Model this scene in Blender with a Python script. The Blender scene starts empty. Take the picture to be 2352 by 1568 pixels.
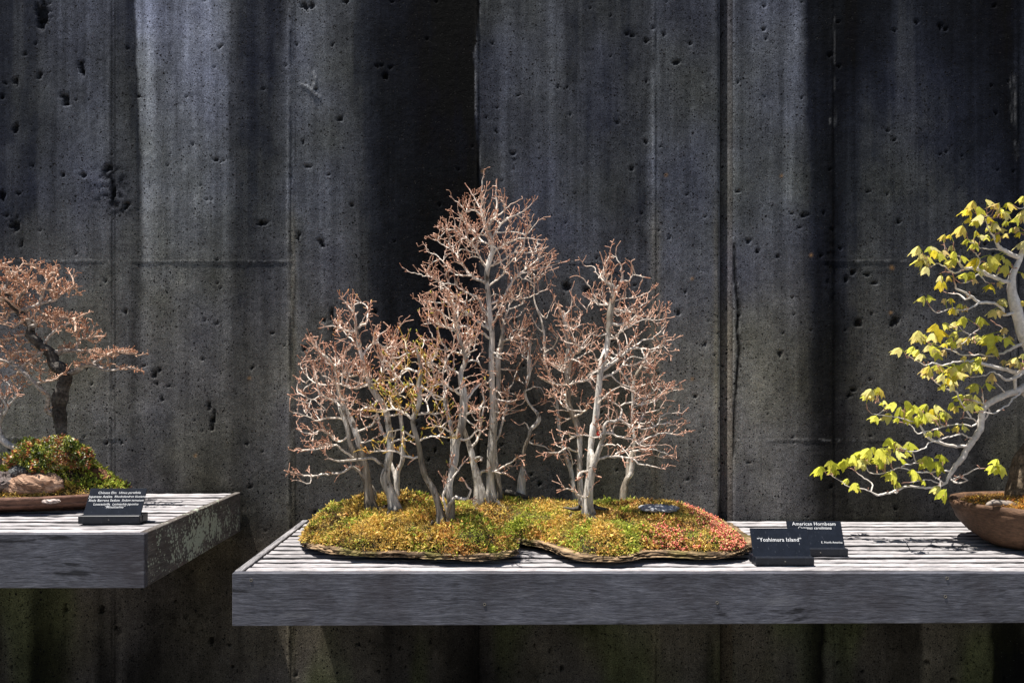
import bpy, math, random
import numpy as np
from mathutils import Vector, Matrix

# ------------------------------------------------------------------ camera, sky, sun
SC = bpy.context.scene
F = 1680.0            # focal length in photo pixels (photo measured 2352 wide)
VX, VY = 1089.0, 900.0
EYE = 1.55
W0, H0 = 2352.0, 1568.0

cam_d = bpy.data.cameras.new('camera')
cam = bpy.data.objects.new('camera', cam_d)
SC.collection.objects.link(cam)
cam.location = (0, 0, EYE)
cam.rotation_euler = (math.radians(90), 0, 0)
cam_d.sensor_width = 36
cam_d.lens = 36 * F / W0
cam_d.shift_x = (W0 / 2 - VX) / W0
cam_d.shift_y = (VY - H0 / 2) / W0
cam_d.clip_start = 0.05
cam_d.clip_end = 500
SC.camera = cam

SUN = Vector((0.27, 0.095, -1.0)).normalized()      # the way the light travels
world = bpy.data.worlds.new('World')
SC.world = world
world.use_nodes = True
wn = world.node_tree.nodes
bg = wn['Background']
sky = wn.new('ShaderNodeTexSky')
sky.sky_type = 'NISHITA'
sky.sun_disc = False
sky.sun_elevation = math.asin(-SUN.z)
sky.sun_rotation = math.atan2(-SUN.x, -SUN.y)
sky.altitude = 600
sky.dust_density = 0.6
world.node_tree.links.new(sky.outputs[0], bg.inputs[0])
bg.inputs[1].default_value = 0.054

sun_d = bpy.data.lights.new('sun', 'SUN')
sun_d.energy = 5.0
sun_d.angle = math.radians(0.5)
sun_d.color = (1.0, 0.955, 0.89)
sun = bpy.data.objects.new('sun', sun_d)
SC.collection.objects.link(sun)
sun.rotation_euler = SUN.to_track_quat('-Z', 'Y').to_euler()
sun.location = (-1, 0, 6)

SC.view_settings.view_transform = 'Standard'
SC.view_settings.look = 'None'
SC.view_settings.gamma = 1
SC.view_settings.exposure = 0.79

# ------------------------------------------------------------------ helpers
rng = np.random.default_rng(7)
random.seed(11)
COL = SC.collection

def P(px, py, Y):
    """a spot of the photo at distance Y as a point of the place"""
    return np.array([(px - VX) * Y / F, Y, EYE - (py - VY) * Y / F])
def PX(px, Y): return (px - VX) * Y / F

def link(o, parent=None):
    COL.objects.link(o)
    if parent is not None: o.parent = parent
    return o
def tag(o, label=None, cat=None, group=None, kind=None):
    if label: o['label'] = label
    if cat: o['category'] = cat
    if group: o['group'] = group
    if kind: o['kind'] = kind
    return o
def empty(name, loc, label, cat, group=None):
    o = bpy.data.objects.new(name, None)
    o.empty_display_size = 0.05
    o.location = loc
    link(o)
    return tag(o, label, cat, group)

def mesh_obj(name, V, Fc, mat, parent=None, col=None, smooth=False, origin=None):
    """V (n,3) world points, Fc a list of index arrays (each (m,k)) or list of tuples"""
    V = np.asarray(V, dtype=np.float64)
    off = np.zeros(3)
    pp = parent
    while pp is not None:
        off = off + np.array(pp.location); pp = pp.parent
    if origin is not None: off = np.array(origin)
    me = bpy.data.meshes.new(name)
    if isinstance(Fc, np.ndarray): Fc = [Fc]
    if len(Fc) and not isinstance(Fc[0], np.ndarray):
        by = {}
        for f in Fc: by.setdefault(len(f), []).append(f)
        Fc = [np.array(v, dtype=np.int64) for v in by.values()]
    n = len(V)
    me.vertices.add(n)
    me.vertices.foreach_set('co', (V - off).astype(np.float32).ravel())
    tot = sum(f.size for f in Fc); nf = sum(len(f) for f in Fc)
    me.loops.add(tot); me.polygons.add(nf)
    me.loops.foreach_set('vertex_index', np.concatenate([f.ravel() for f in Fc]).astype(np.int32))
    ls = []; s = 0
    for f in Fc:
        ls.append(s + np.arange(len(f)) * f.shape[1]); s += f.size
    me.polygons.foreach_set('loop_start', np.concatenate(ls).astype(np.int32))
    me.polygons.foreach_set('use_smooth', np.full(nf, bool(smooth)))
    if col is not None:
        a = me.color_attributes.new('Col', 'FLOAT_COLOR', 'POINT')
        c = np.ones((n, 4), dtype=np.float32); c[:, :3] = col
        a.data.foreach_set('color', c.ravel())
    me.update(calc_edges=True)
    me.validate()
    me.materials.append(mat)
    o = bpy.data.objects.new(name, me)
    if origin is not None and parent is None: o.location = origin
    return link(o, parent)

def box(x0, x1, y0, y1, z0, z1, b=0.0015):
    """bevelled box as vertices and faces"""
    V = []; 
    xs = (x0, x0 + b, x1 - b, x1); ys = (y0, y0 + b, y1 - b, y1); zs = (z0, z0 + b, z1 - b, z1)
    ids = {}
    Fq = []
    def vid(i, j, k):
        if (i, j, k) not in ids:
            ids[(i, j, k)] = len(V); V.append((xs[i], ys[j], zs[k]))
        return ids[(i, j, k)]
    # six faces
    I = (1, 2)
    Fq.append([vid(1,1,0),vid(1,2,0),vid(2,2,0),vid(2,1,0)])
    Fq.append([vid(1,1,3),vid(2,1,3),vid(2,2,3),vid(1,2,3)])
    Fq.append([vid(1,0,1),vid(2,0,1),vid(2,0,2),vid(1,0,2)])
    Fq.append([vid(1,3,1),vid(1,3,2),vid(2,3,2),vid(2,3,1)])
    Fq.append([vid(0,1,1),vid(0,1,2),vid(0,2,2),vid(0,2,1)])
    Fq.append([vid(3,1,1),vid(3,2,1),vid(3,2,2),vid(3,1,2)])
    # edges
    for sj, j0 in ((0,1),(3,2)):
        for sk, k0 in ((0,1),(3,2)):
            Fq.append([vid(1,sj,k0),vid(2,sj,k0),vid(2,j0,sk),vid(1,j0,sk)])
    for si, i0 in ((0,1),(3,2)):
        for sk, k0 in ((0,1),(3,2)):
            Fq.append([vid(si,1,k0),vid(si,2,k0),vid(i0,2,sk),vid(i0,1,sk)])
    for si, i0 in ((0,1),(3,2)):
        for sj, j0 in ((0,1),(3,2)):
            Fq.append([vid(si,j0,1),vid(si,j0,2),vid(i0,sj,2),vid(i0,sj,1)])
    for si, i0 in ((0,1),(3,2)):
        for sj, j0 in ((0,1),(3,2)):
            for sk, k0 in ((0,1),(3,2)):
                Fq.append([vid(si,j0,k0),vid(i0,sj,k0),vid(i0,j0,sk)])
    return np.array(V), Fq

class MB:
    def __init__(s): s.V = []; s.F = []; s.C = []; s.n = 0
    def add(s, V, Fq, c=None):
        V = np.asarray(V, dtype=float)
        s.V.append(V)
        if isinstance(Fq, np.ndarray): s.F.append(Fq + s.n)
        else:
            by = {}
            for f in Fq: by.setdefault(len(f), []).append(f)
            for v in by.values(): s.F.append(np.array(v) + s.n)
        if c is not None:
            c = np.asarray(c, dtype=float)
            s.C.append(np.broadcast_to(c, (len(V), 3)).copy())
        s.n += len(V)
    def build(s, name, mat, parent=None, smooth=False, origin=None):
        V = np.concatenate(s.V)
        by = {}
        for f in s.F: by.setdefault(f.shape[1], []).append(f)
        Fc = [np.concatenate(v) for v in by.values()]
        C = np.concatenate(s.C) if s.C else None
        return mesh_obj(name, V, Fc, mat, parent, C, smooth, origin)

# value noise for numpy fields
_T = np.random.default_rng(3).random((4, 256, 256))
def vnoise(x, y, k=0):
    T = _T[k % 4]
    xi = np.floor(x).astype(int); yi = np.floor(y).astype(int)
    fx = x - xi; fy = y - yi
    fx = fx * fx * (3 - 2 * fx); fy = fy * fy * (3 - 2 * fy)
    g = lambda a, b: T[a % 256, b % 256]
    return (g(xi, yi) * (1 - fx) + g(xi + 1, yi) * fx) * (1 - fy) + (g(xi, yi + 1) * (1 - fx) + g(xi + 1, yi + 1) * fx) * fy
def fbm(x, y, o=4, k=0):
    s = 0; a = 1; t = 0
    for i in range(o):
        s = s + a * vnoise(x * 2 ** i + 17.3 * i, y * 2 ** i + 5.1 * i, k + i); t += a; a *= 0.5
    return s / t
def sstep(a, b, x):
    t = np.clip((x - a) / (b - a), 0, 1); return t * t * (3 - 2 * t)

# ------------------------------------------------------------------ node materials
class NT:
    def __init__(s, name):
        s.m = bpy.data.materials.new(name); s.m.use_nodes = True
        s.t = s.m.node_tree; s.b = s.t.nodes['Principled BSDF']
        s.tc = s.t.nodes.new('ShaderNodeTexCoord').outputs['Object']
    def L(s, a, b): s.t.links.new(a, b)
    def n(s, typ, **kw):
        nd = s.t.nodes.new(typ)
        for k, v in kw.items():
            if k.startswith('i_'): 
                nd.inputs[k[2:].replace('_', ' ')].default_value = v
            else: setattr(nd, k, v)
        return nd
    def mapv(s, scale, loc=(0, 0, 0), src=None, rot=(0,0,0)):
        m = s.n('ShaderNodeMapping'); m.inputs['Scale'].default_value = scale; m.inputs['Location'].default_value = loc
        m.inputs['Rotation'].default_value = rot
        s.L(src or s.tc, m.inputs[0]); return m.outputs[0]
    def noise(s, scale, detail=4, rough=0.6, src=None, dist=0.0):
        m = s.n('ShaderNodeTexNoise'); m.inputs['Scale'].default_value = scale
        m.inputs['Detail'].default_value = detail; m.inputs['Roughness'].default_value = rough
        m.inputs['Distortion'].default_value = dist
        s.L(src or s.tc, m.inputs['Vector']); return m.outputs['Fac']
    def vor(s, scale, src=None, feature='F1', rand=1.0):
        m = s.n('ShaderNodeTexVoronoi'); m.feature = feature
        m.inputs['Scale'].default_value = scale; m.inputs['Randomness'].default_value = rand
        s.L(src or s.tc, m.inputs['Vector']); return m
    def ramp(s, fac, stops):
        r = s.n('ShaderNodeValToRGB'); e = r.color_ramp.elements
        while len(e) < len(stops): e.new(0.5)
        for k, (p, c) in enumerate(stops):
            e[k].position = p
            e[k].color = (c, c, c, 1) if not hasattr(c, '__len__') else (*c, 1)
        s.L(fac, r.inputs[0]); return r.outputs[0]
    def mixf(s, a, b, fac, mode='MIX'):
        # Mix node has several Factor/A/B sockets; index the colour ones
        m = s.n('ShaderNodeMix'); m.data_type = 'RGBA'; m.blend_type = mode
        io = [m.inputs[0], m.inputs[6], m.inputs[7]]
        for sock, v in zip(io, (fac, a, b)):
            if isinstance(v, (int, float)):
                sock.default_value = v if sock is io[0] else (v, v, v, 1)
            elif isinstance(v, tuple): sock.default_value = (*v, 1)
            else: s.L(v, sock)
        return m.outputs[2]
    def math(s, op, a, b=0.0, c=None):
        m = s.n('ShaderNodeMath'); m.operation = op
        for k, v in enumerate((a, b) if c is None else (a, b, c)):
            if isinstance(v, (int, float)): m.inputs[k].default_value = v
            else: s.L(v, m.inputs[k])
        return m.outputs[0]
    def attr(s):
        a = s.n('ShaderNodeAttribute'); a.attribute_name = 'Col'; return a.outputs['Color']
    def bump(s, h, dist=0.002, strength=1.0, chain=None):
        b = s.n('ShaderNodeBump'); b.inputs['Distance'].default_value = dist; b.inputs['Strength'].default_value = strength
        s.L(h, b.inputs['Height'])
        if chain: s.L(chain, b.inputs['Normal'])
        return b.outputs[0]
    def done(s, col, rough=0.85, normal=None, spec=0.3, sss=None):
        if isinstance(col, tuple): s.b.inputs['Base Color'].default_value = (*col, 1)
        else: s.L(col, s.b.inputs['Base Color'])
        if isinstance(rough, (int, float)): s.b.inputs['Roughness'].default_value = rough
        else: s.L(rough, s.b.inputs['Roughness'])
        s.b.inputs['Specular IOR Level'].default_value = spec
        if normal: s.L(normal, s.b.inputs['Normal'])
        return s.m

def make_concrete():
    t = NT('stained_concrete')
    base = t.attr()
    g1 = t.noise(420, 3, 0.7)
    g2 = t.noise(60, 5, 0.65)
    g4 = t.noise(190, 3, 0.65)
    g3 = t.noise(9, 4, 0.6)
    c = t.mixf(base, t.ramp(g1, [(0.30, 0.30), (0.5, 0.95), (0.70, 1.9)]), 1.0, 'MULTIPLY')
    c = t.mixf(c, t.ramp(g4, [(0.32, 0.55), (0.5, 1.0), (0.68, 1.50)]), 1.0, 'MULTIPLY')
    c = t.mixf(c, t.ramp(g2, [(0.25, 0.68), (0.5, 1.0), (0.75, 1.35)]), 1.0, 'MULTIPLY')
    c = t.mixf(c, t.ramp(g3, [(0.3, 0.85), (0.7, 1.18)]), 1.0, 'MULTIPLY')
    # air holes of three sizes, each thinned out by a noise so that they come in flocks
    warp = t.n('ShaderNodeVectorMath'); warp.operation = 'ADD'
    nz = t.n('ShaderNodeTexNoise'); nz.inputs['Scale'].default_value = 90; nz.inputs['Detail'].default_value = 2
    t.L(t.tc, nz.inputs['Vector'])
    sc = t.n('ShaderNodeVectorMath'); sc.operation = 'SCALE'; sc.inputs['Scale'].default_value = 0.009
    t.L(nz.outputs['Color'], sc.inputs[0]); t.L(t.tc, warp.inputs[0]); t.L(sc.outputs[0], warp.inputs[1])
    wv = warp.outputs[0]
    holes = None
    flock = t.noise(3.2, 3, 0.6)
    for scale, lo, hi, keep in ((150, 0.16, 0.30, 0.40), (85, 0.16, 0.28, 0.42), (40, 0.10, 0.18, 0.45), (17, 0.055, 0.09, 0.45)):
        v = t.vor(scale, wv)
        sep = t.n('ShaderNodeSeparateColor'); t.L(v.outputs['Color'], sep.inputs[0])
        size = t.math('MULTIPLY', sep.outputs[0], 1.0)
        thr = t.math('MULTIPLY', t.math('POWER', size, 2.0), hi * 1.5)
        h = t.math('SUBTRACT', thr, v.outputs['Distance'])
        h = t.math('MULTIPLY', h, 1.0 / (hi - lo))
        h = t.math('MINIMUM', t.math('MAXIMUM', h, 0.0), 1.0)
        g = t.ramp(t.math('ADD', t.math('MULTIPLY', sep.outputs[1], 0.6), t.math('MULTIPLY', flock, 0.8)), [(keep + .22, 0.0), (keep + .32, 1.0)])
        h = t.math('MULTIPLY', h, g)
        holes = h if holes is None else t.math('MAXIMUM', holes, h)
    c = t.mixf(c, (0.006, 0.006, 0.007), t.math('MULTIPLY', holes, 0.93))  # shade inside the holes, with dirt, put into the colour
    # pale grains of aggregate
    v = t.vor(140, t.tc)
    sep = t.n('ShaderNodeSeparateColor'); t.L(v.outputs['Color'], sep.inputs[0])
    gr = t.math('MULTIPLY', t.math('LESS_THAN', v.outputs['Distance'], 0.17), t.math('GREATER_THAN', sep.outputs[2], 0.93))
    c = t.mixf(c, (0.30, 0.28, 0.26), t.math('MULTIPLY', gr, 0.25))
    n = t.bump(g1, 0.0012, 0.8)
    n = t.bump(g2, 0.003, 0.6, n)
    n = t.bump(t.math('MULTIPLY', holes, -1.0), 0.006, 1.0, n)
    return t.done(c, 0.9, n, 0.06)

def make_wood(name, dark, light, axis=0, rough=0.75, contrast=1.0, red=None, crack=True, lichen=False, flecks=False, tint=False, gs=90):
    t = NT(name)
    info = t.n('ShaderNodeObjectInfo')
    off = t.n('ShaderNodeVectorMath'); off.operation = 'ADD'
    ks = t.n('ShaderNodeVectorMath'); ks.operation = 'SCALE'; ks.inputs['Scale'].default_value = 37.0
    cmb = t.n('ShaderNodeCombineXYZ')
    for k in range(3): t.L(info.outputs['Random'], cmb.inputs[k])
    t.L(cmb.outputs[0], ks.inputs[0]); t.L(t.tc, off.inputs[0]); t.L(ks.outputs[0], off.inputs[1])
    src = off.outputs[0]
    st = [1.0, 1.0, 1.0]; st[axis] = 0.08
    # bend the grain with a broad noise so it swirls round knots
    nz = t.n('ShaderNodeTexNoise'); nz.inputs['Scale'].default_value = 1.0; nz.inputs['Detail'].default_value = 2
    mp = [4.0, 4.0, 9.0]; mp[axis] = 2.2
    t.L(t.mapv(tuple(mp), src=src), nz.inputs['Vector'])
    sc = t.n('ShaderNodeVectorMath'); sc.operation = 'SCALE'; sc.inputs['Scale'].default_value = 0.06
    t.L(nz.outputs['Color'], sc.inputs[0])
    wv = t.n('ShaderNodeVectorMath'); wv.operation = 'ADD'
    t.L(src, wv.inputs[0]); t.L(sc.outputs[0], wv.inputs[1])
    g = t.noise(gs, 6, 0.78, t.mapv(tuple(st), src=wv.outputs[0]))
    f = t.noise(330, 3, 0.7, t.mapv(tuple(st), src=wv.outputs[0]))
    p = t.noise(6, 4, 0.65, t.mapv((1, 1, 1), src=src))
    c = t.ramp(g, [(0.5 - 0.2 / contrast, dark), (0.5 + 0.2 / contrast, light)])
    c = t.mixf(c, t.ramp(f, [(0.3, 0.48), (0.5, 1.0), (0.7, 1.55)]), 1.0, 'MULTIPLY')
    c = t.mixf(c, t.ramp(p, [(0.3, 0.72), (0.7, 1.28)]), 1.0, 'MULTIPLY')
    if red:
        c = t.mixf(c, red, t.ramp(t.noise(5, 3, 0.6, src), [(0.5, 0.0), (0.72, 0.55)]))
    h = g
    if crack:
        k = t.noise(55, 3, 0.6, t.mapv(tuple(v_ if i_ != axis else 0.10 for i_, v_ in enumerate(st)), src=wv.outputs[0]))
        pick = t.ramp(t.noise(11, 2, 0.5, src), [(0.48, 0.0), (0.6, 1.0)])
        ck = t.math('MULTIPLY', t.ramp(k, [(0.30, 1.0), (0.36, 0.0)]), pick)
        c = t.mixf(c, (0.02, 0.018, 0.018), t.math('MULTIPLY', ck, 0.8))
        h = t.math('SUBTRACT', g, ck)
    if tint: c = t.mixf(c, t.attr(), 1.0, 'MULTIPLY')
    if flecks:
        k = t.noise(34, 4, 0.65, t.mapv(tuple(1.0 if i_ != axis else 0.16 for i_ in range(3)), src=wv.outputs[0]))
        c = t.mixf(c, (0.012, 0.012, 0.016), t.ramp(k, [(0.32, 0.90), (0.39, 0.0)]))
        c = t.mixf(c, (0.19, 0.19, 0.21), t.ramp(k, [(0.60, 0.0), (0.72, 0.60)]))
    if lichen:
        a = t.noise(110, 4, 0.65, src)
        sx = t.n('ShaderNodeSeparateXYZ'); t.L(t.tc, sx.inputs[0])
        # the patch sits along the middle and lower part of the end board
        py_ = t.math('MULTIPLY', t.math('ABSOLUTE', t.math('ADD', sx.outputs[1], 0.42)), -.62)
        pz_ = t.math('MULTIPLY', t.math('ABSOLUTE', t.math('ADD', sx.outputs[2], 0.090)), -2.2)
        m = t.math('ADD', t.math('ADD', py_, pz_), t.math('MULTIPLY', t.noise(17, 4, 0.7, src), 0.98))
        v = t.vor(95, t.tc)
        spot = t.ramp(t.math('ADD', t.math('ADD', m, t.math('MULTIPLY', a, 0.55)), t.math('MULTIPLY', v.outputs['Distance'], -0.42)), [(0.405, 0.0), (0.44, 1.0)])
        c = t.mixf(c, (0.50, 0.55, 0.43), t.math('MULTIPLY', spot, 0.9))
    n = t.bump(h, 0.0016, 0.7)
    n = t.bump(f, 0.0010, 0.8, n)
    return t.done(c, rough, n, 0.3)

def make_attr(name, rough=0.8, nscale=200, amt=0.35, bscale=300, bdist=0.0008, spec=0.3, trans=0.0, stretch=None, backlit=0.0, scars=0.0):
    t = NT(name)
    src = t.mapv(stretch) if stretch else t.tc
    a = t.noise(nscale, 3, 0.65, src)
    c = t.mixf(t.attr(), t.ramp(a, [(0.28, 1 - amt), (0.5, 1.0), (0.72, 1 + amt)]), 1.0, 'MULTIPLY')
    if scars:
        k = t.noise(38, 4, 0.7, t.mapv((1, 1, 0.55)))
        c = t.mixf(c, (0.055, 0.040, 0.026), t.ramp(k, [(0.56, 0.0), (0.66, scars)]))
        c = t.mixf(c, (0.20, 0.17, 0.10), t.ramp(t.noise(14, 3, 0.6), [(0.52, 0.0), (0.70, scars * .6)]))
    n = t.bump(t.noise(bscale, 3, 0.65, src), bdist, 0.9)
    m = t.done(c, rough, n, spec)
    if backlit > 0:
        tr = t.n('ShaderNodeBsdfTranslucent'); t.L(c, tr.inputs['Color'])
        mx = t.n('ShaderNodeMixShader'); mx.inputs[0].default_value = backlit
        out = t.t.nodes['Material Output']
        t.L(t.b.outputs[0], mx.inputs[1]); t.L(tr.outputs[0], mx.inputs[2]); t.L(mx.outputs[0], out.inputs['Surface'])
    return m

def make_plain(name, c, rough=0.5, nscale=150, amt=0.25, spec=0.4, metal=0.0):
    t = NT(name)
    a = t.noise(nscale, 4, 0.7)
    cc = t.mixf(c, t.ramp(a, [(0.3, 1 - amt), (0.7, 1 + amt)]), 1.0, 'MULTIPLY')
    t.b.inputs['Metallic'].default_value = metal
    return t.done(cc, rough, t.bump(a, 0.0004, 0.4), spec)

def make_plaque(name):
    t = NT(name)
    a = t.noise(40, 4, 0.7)
    c = t.mixf((0.008, 0.010, 0.016), t.ramp(a, [(0.3, 0.75), (0.7, 1.5)]), 1.0, 'MULTIPLY')
    v = t.vor(170); sep = t.n('ShaderNodeSeparateColor'); t.L(v.outputs['Color'], sep.inputs[0])
    sp = t.math('MULTIPLY', t.math('LESS_THAN', v.outputs['Distance'], 0.14), t.math('GREATER_THAN', sep.outputs[0], 0.9))
    c = t.mixf(c, (0.14, 0.15, 0.17), t.math('MULTIPLY', sp, 0.6))
    s = t.noise(30, 2, 0.5, t.mapv((6, 6, 0.6), rot=(0, 0.7, 0)))
    c = t.mixf(c, (0.05, 0.055, 0.065), t.ramp(s, [(0.66, 0.0), (0.7, 0.6)]))
    return t.done(c, 0.42, None, 0.45)

M = {
    'concrete': make_concrete(),
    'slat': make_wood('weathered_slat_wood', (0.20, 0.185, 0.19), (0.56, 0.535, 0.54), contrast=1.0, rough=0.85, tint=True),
    'fascia': make_wood('weathered_board_wood', (0.036, 0.037, 0.050), (0.150, 0.152, 0.176), contrast=0.8, rough=0.55, red=(0.036, 0.028, 0.032), crack=False, flecks=True, gs=150),
    'side': make_wood('side_board_wood', (0.050, 0.043, 0.038), (0.200, 0.178, 0.162), axis=1, rough=0.75, red=(0.05, 0.03, 0.025), lichen=True, crack=False),
    'sideplain': make_wood('side_board_wood_clean', (0.10, 0.10, 0.11), (0.34, 0.32, 0.32), axis=1, rough=0.75),
    'bearer': make_plain('dark_bearer_wood', (0.03, 0.025, 0.02), 0.9),
    'bark': make_attr('pale_smooth_bark', 0.75, 110, 0.60, 170, 0.0040, 0.3, stretch=(1, 1, 0.16), scars=0.9),
    'twig': make_attr('twig_bark', 0.55, 160, 0.45, 500, 0.0004, 0.4),
    'darkbark': make_attr('rough_dark_bark', 0.9, 110, 0.75, 90, 0.006, 0.2),
    'leaf': make_attr('maple_leaf', 0.5, 90, 0.16, 160, 0.0008, 0.35, backlit=0.35),
    'moss': make_attr('moss_frond', 0.65, 120, 0.35, 300, 0.0005, 0.35, backlit=0.30),
    'soil': make_plain('dark_soil', (0.035, 0.024, 0.014), 0.95, 180, 0.6),
    'slab': make_attr('layered_slab_rock', 0.8, 70, 0.55, 80, 0.004, 0.25, stretch=(1, 1, 3.5)),
    'pot': make_attr('brown_clay', 0.7, 60, 0.50, 75, 0.0030, 0.25, stretch=(1, 1, 3)),
    'rock': make_attr('brown_rock', 0.85, 45, 0.5, 60, 0.005, 0.25),
    'plaque': make_plaque('black_plaque'),
    'letters': make_plain('white_lettering', (0.80, 0.80, 0.80), 0.6, 400, 0.05),
    'screw': make_plain('dull_metal', (0.25, 0.23, 0.20), 0.45, 300, 0.3, 0.5, 0.8),
    'gravel': make_plain('pale_gravel_ground', (0.16, 0.145, 0.125), 0.95, 60, 0.5),
    'crack': make_plain('crack_dark', (0.012, 0.012, 0.014), 0.95, 200, 0.4),
}

# ------------------------------------------------------------------ ground
YW = 2.73                     # distance of the wall face
GX = np.linspace(-1, 1, 61); GX = np.sign(GX) * np.abs(GX) ** 3 * 60
gx, gy = np.meshgrid(GX, np.concatenate([GX[GX < 0] , [0, 1, 2, 3.2, 8, 30, 60]]))
gz = 0.004 * fbm(gx * 3, gy * 3, 3)
ny_, nx_ = gx.shape
idx = np.arange(ny_ * nx_).reshape(ny_, nx_)
q = np.stack([idx[:-1, :-1], idx[:-1, 1:], idx[1:, 1:], idx[1:, :-1]], -1).reshape(-1, 4)
o = mesh_obj('ground', np.stack([gx, gy, gz], -1).reshape(-1, 3), q, M['gravel'])
tag(o, 'pale gravel ground at the foot of the wall', 'ground', kind='structure')

# ------------------------------------------------------------------ concrete wall
def s2l(v):
    v = np.asarray(v, float) / 255
    return np.where(v <= 0.04045, v / 12.92, ((v + 0.055) / 1.055) ** 2.4)
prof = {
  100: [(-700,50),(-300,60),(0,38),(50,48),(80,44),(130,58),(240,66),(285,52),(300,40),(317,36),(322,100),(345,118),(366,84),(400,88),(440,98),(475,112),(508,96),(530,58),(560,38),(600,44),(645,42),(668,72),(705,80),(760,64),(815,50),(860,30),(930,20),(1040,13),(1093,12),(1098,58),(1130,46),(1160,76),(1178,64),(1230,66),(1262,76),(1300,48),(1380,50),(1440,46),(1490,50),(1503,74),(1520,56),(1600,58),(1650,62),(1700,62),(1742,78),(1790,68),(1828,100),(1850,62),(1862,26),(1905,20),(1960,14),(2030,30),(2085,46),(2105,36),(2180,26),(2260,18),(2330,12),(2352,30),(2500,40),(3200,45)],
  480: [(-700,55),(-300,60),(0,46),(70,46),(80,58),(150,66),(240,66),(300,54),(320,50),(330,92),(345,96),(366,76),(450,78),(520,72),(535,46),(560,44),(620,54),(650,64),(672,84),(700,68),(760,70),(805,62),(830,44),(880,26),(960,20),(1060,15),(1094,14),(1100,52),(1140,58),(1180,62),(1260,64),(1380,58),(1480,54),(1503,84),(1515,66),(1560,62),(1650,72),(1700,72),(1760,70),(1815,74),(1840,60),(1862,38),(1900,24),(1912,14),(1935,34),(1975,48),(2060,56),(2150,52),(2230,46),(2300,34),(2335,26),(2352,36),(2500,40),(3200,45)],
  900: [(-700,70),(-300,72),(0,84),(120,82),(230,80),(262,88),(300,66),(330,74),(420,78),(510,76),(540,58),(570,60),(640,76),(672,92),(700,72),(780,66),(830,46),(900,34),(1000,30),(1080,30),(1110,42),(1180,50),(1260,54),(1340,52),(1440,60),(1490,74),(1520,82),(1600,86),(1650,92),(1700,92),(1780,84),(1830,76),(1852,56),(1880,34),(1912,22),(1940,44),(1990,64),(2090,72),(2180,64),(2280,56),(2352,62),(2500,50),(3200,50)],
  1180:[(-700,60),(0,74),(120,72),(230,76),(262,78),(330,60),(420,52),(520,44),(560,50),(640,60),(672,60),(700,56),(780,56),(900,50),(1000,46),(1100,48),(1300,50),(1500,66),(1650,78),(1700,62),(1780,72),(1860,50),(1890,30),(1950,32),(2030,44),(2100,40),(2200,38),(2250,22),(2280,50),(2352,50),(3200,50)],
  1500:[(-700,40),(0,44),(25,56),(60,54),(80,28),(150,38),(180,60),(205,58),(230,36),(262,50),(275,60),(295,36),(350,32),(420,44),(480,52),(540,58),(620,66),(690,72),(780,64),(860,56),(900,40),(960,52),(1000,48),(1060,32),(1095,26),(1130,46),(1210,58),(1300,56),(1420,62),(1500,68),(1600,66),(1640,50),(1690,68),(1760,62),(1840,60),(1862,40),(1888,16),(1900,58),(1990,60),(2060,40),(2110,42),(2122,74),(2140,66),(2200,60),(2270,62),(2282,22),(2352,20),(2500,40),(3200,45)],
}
prof_k = sorted(prof)
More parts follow.
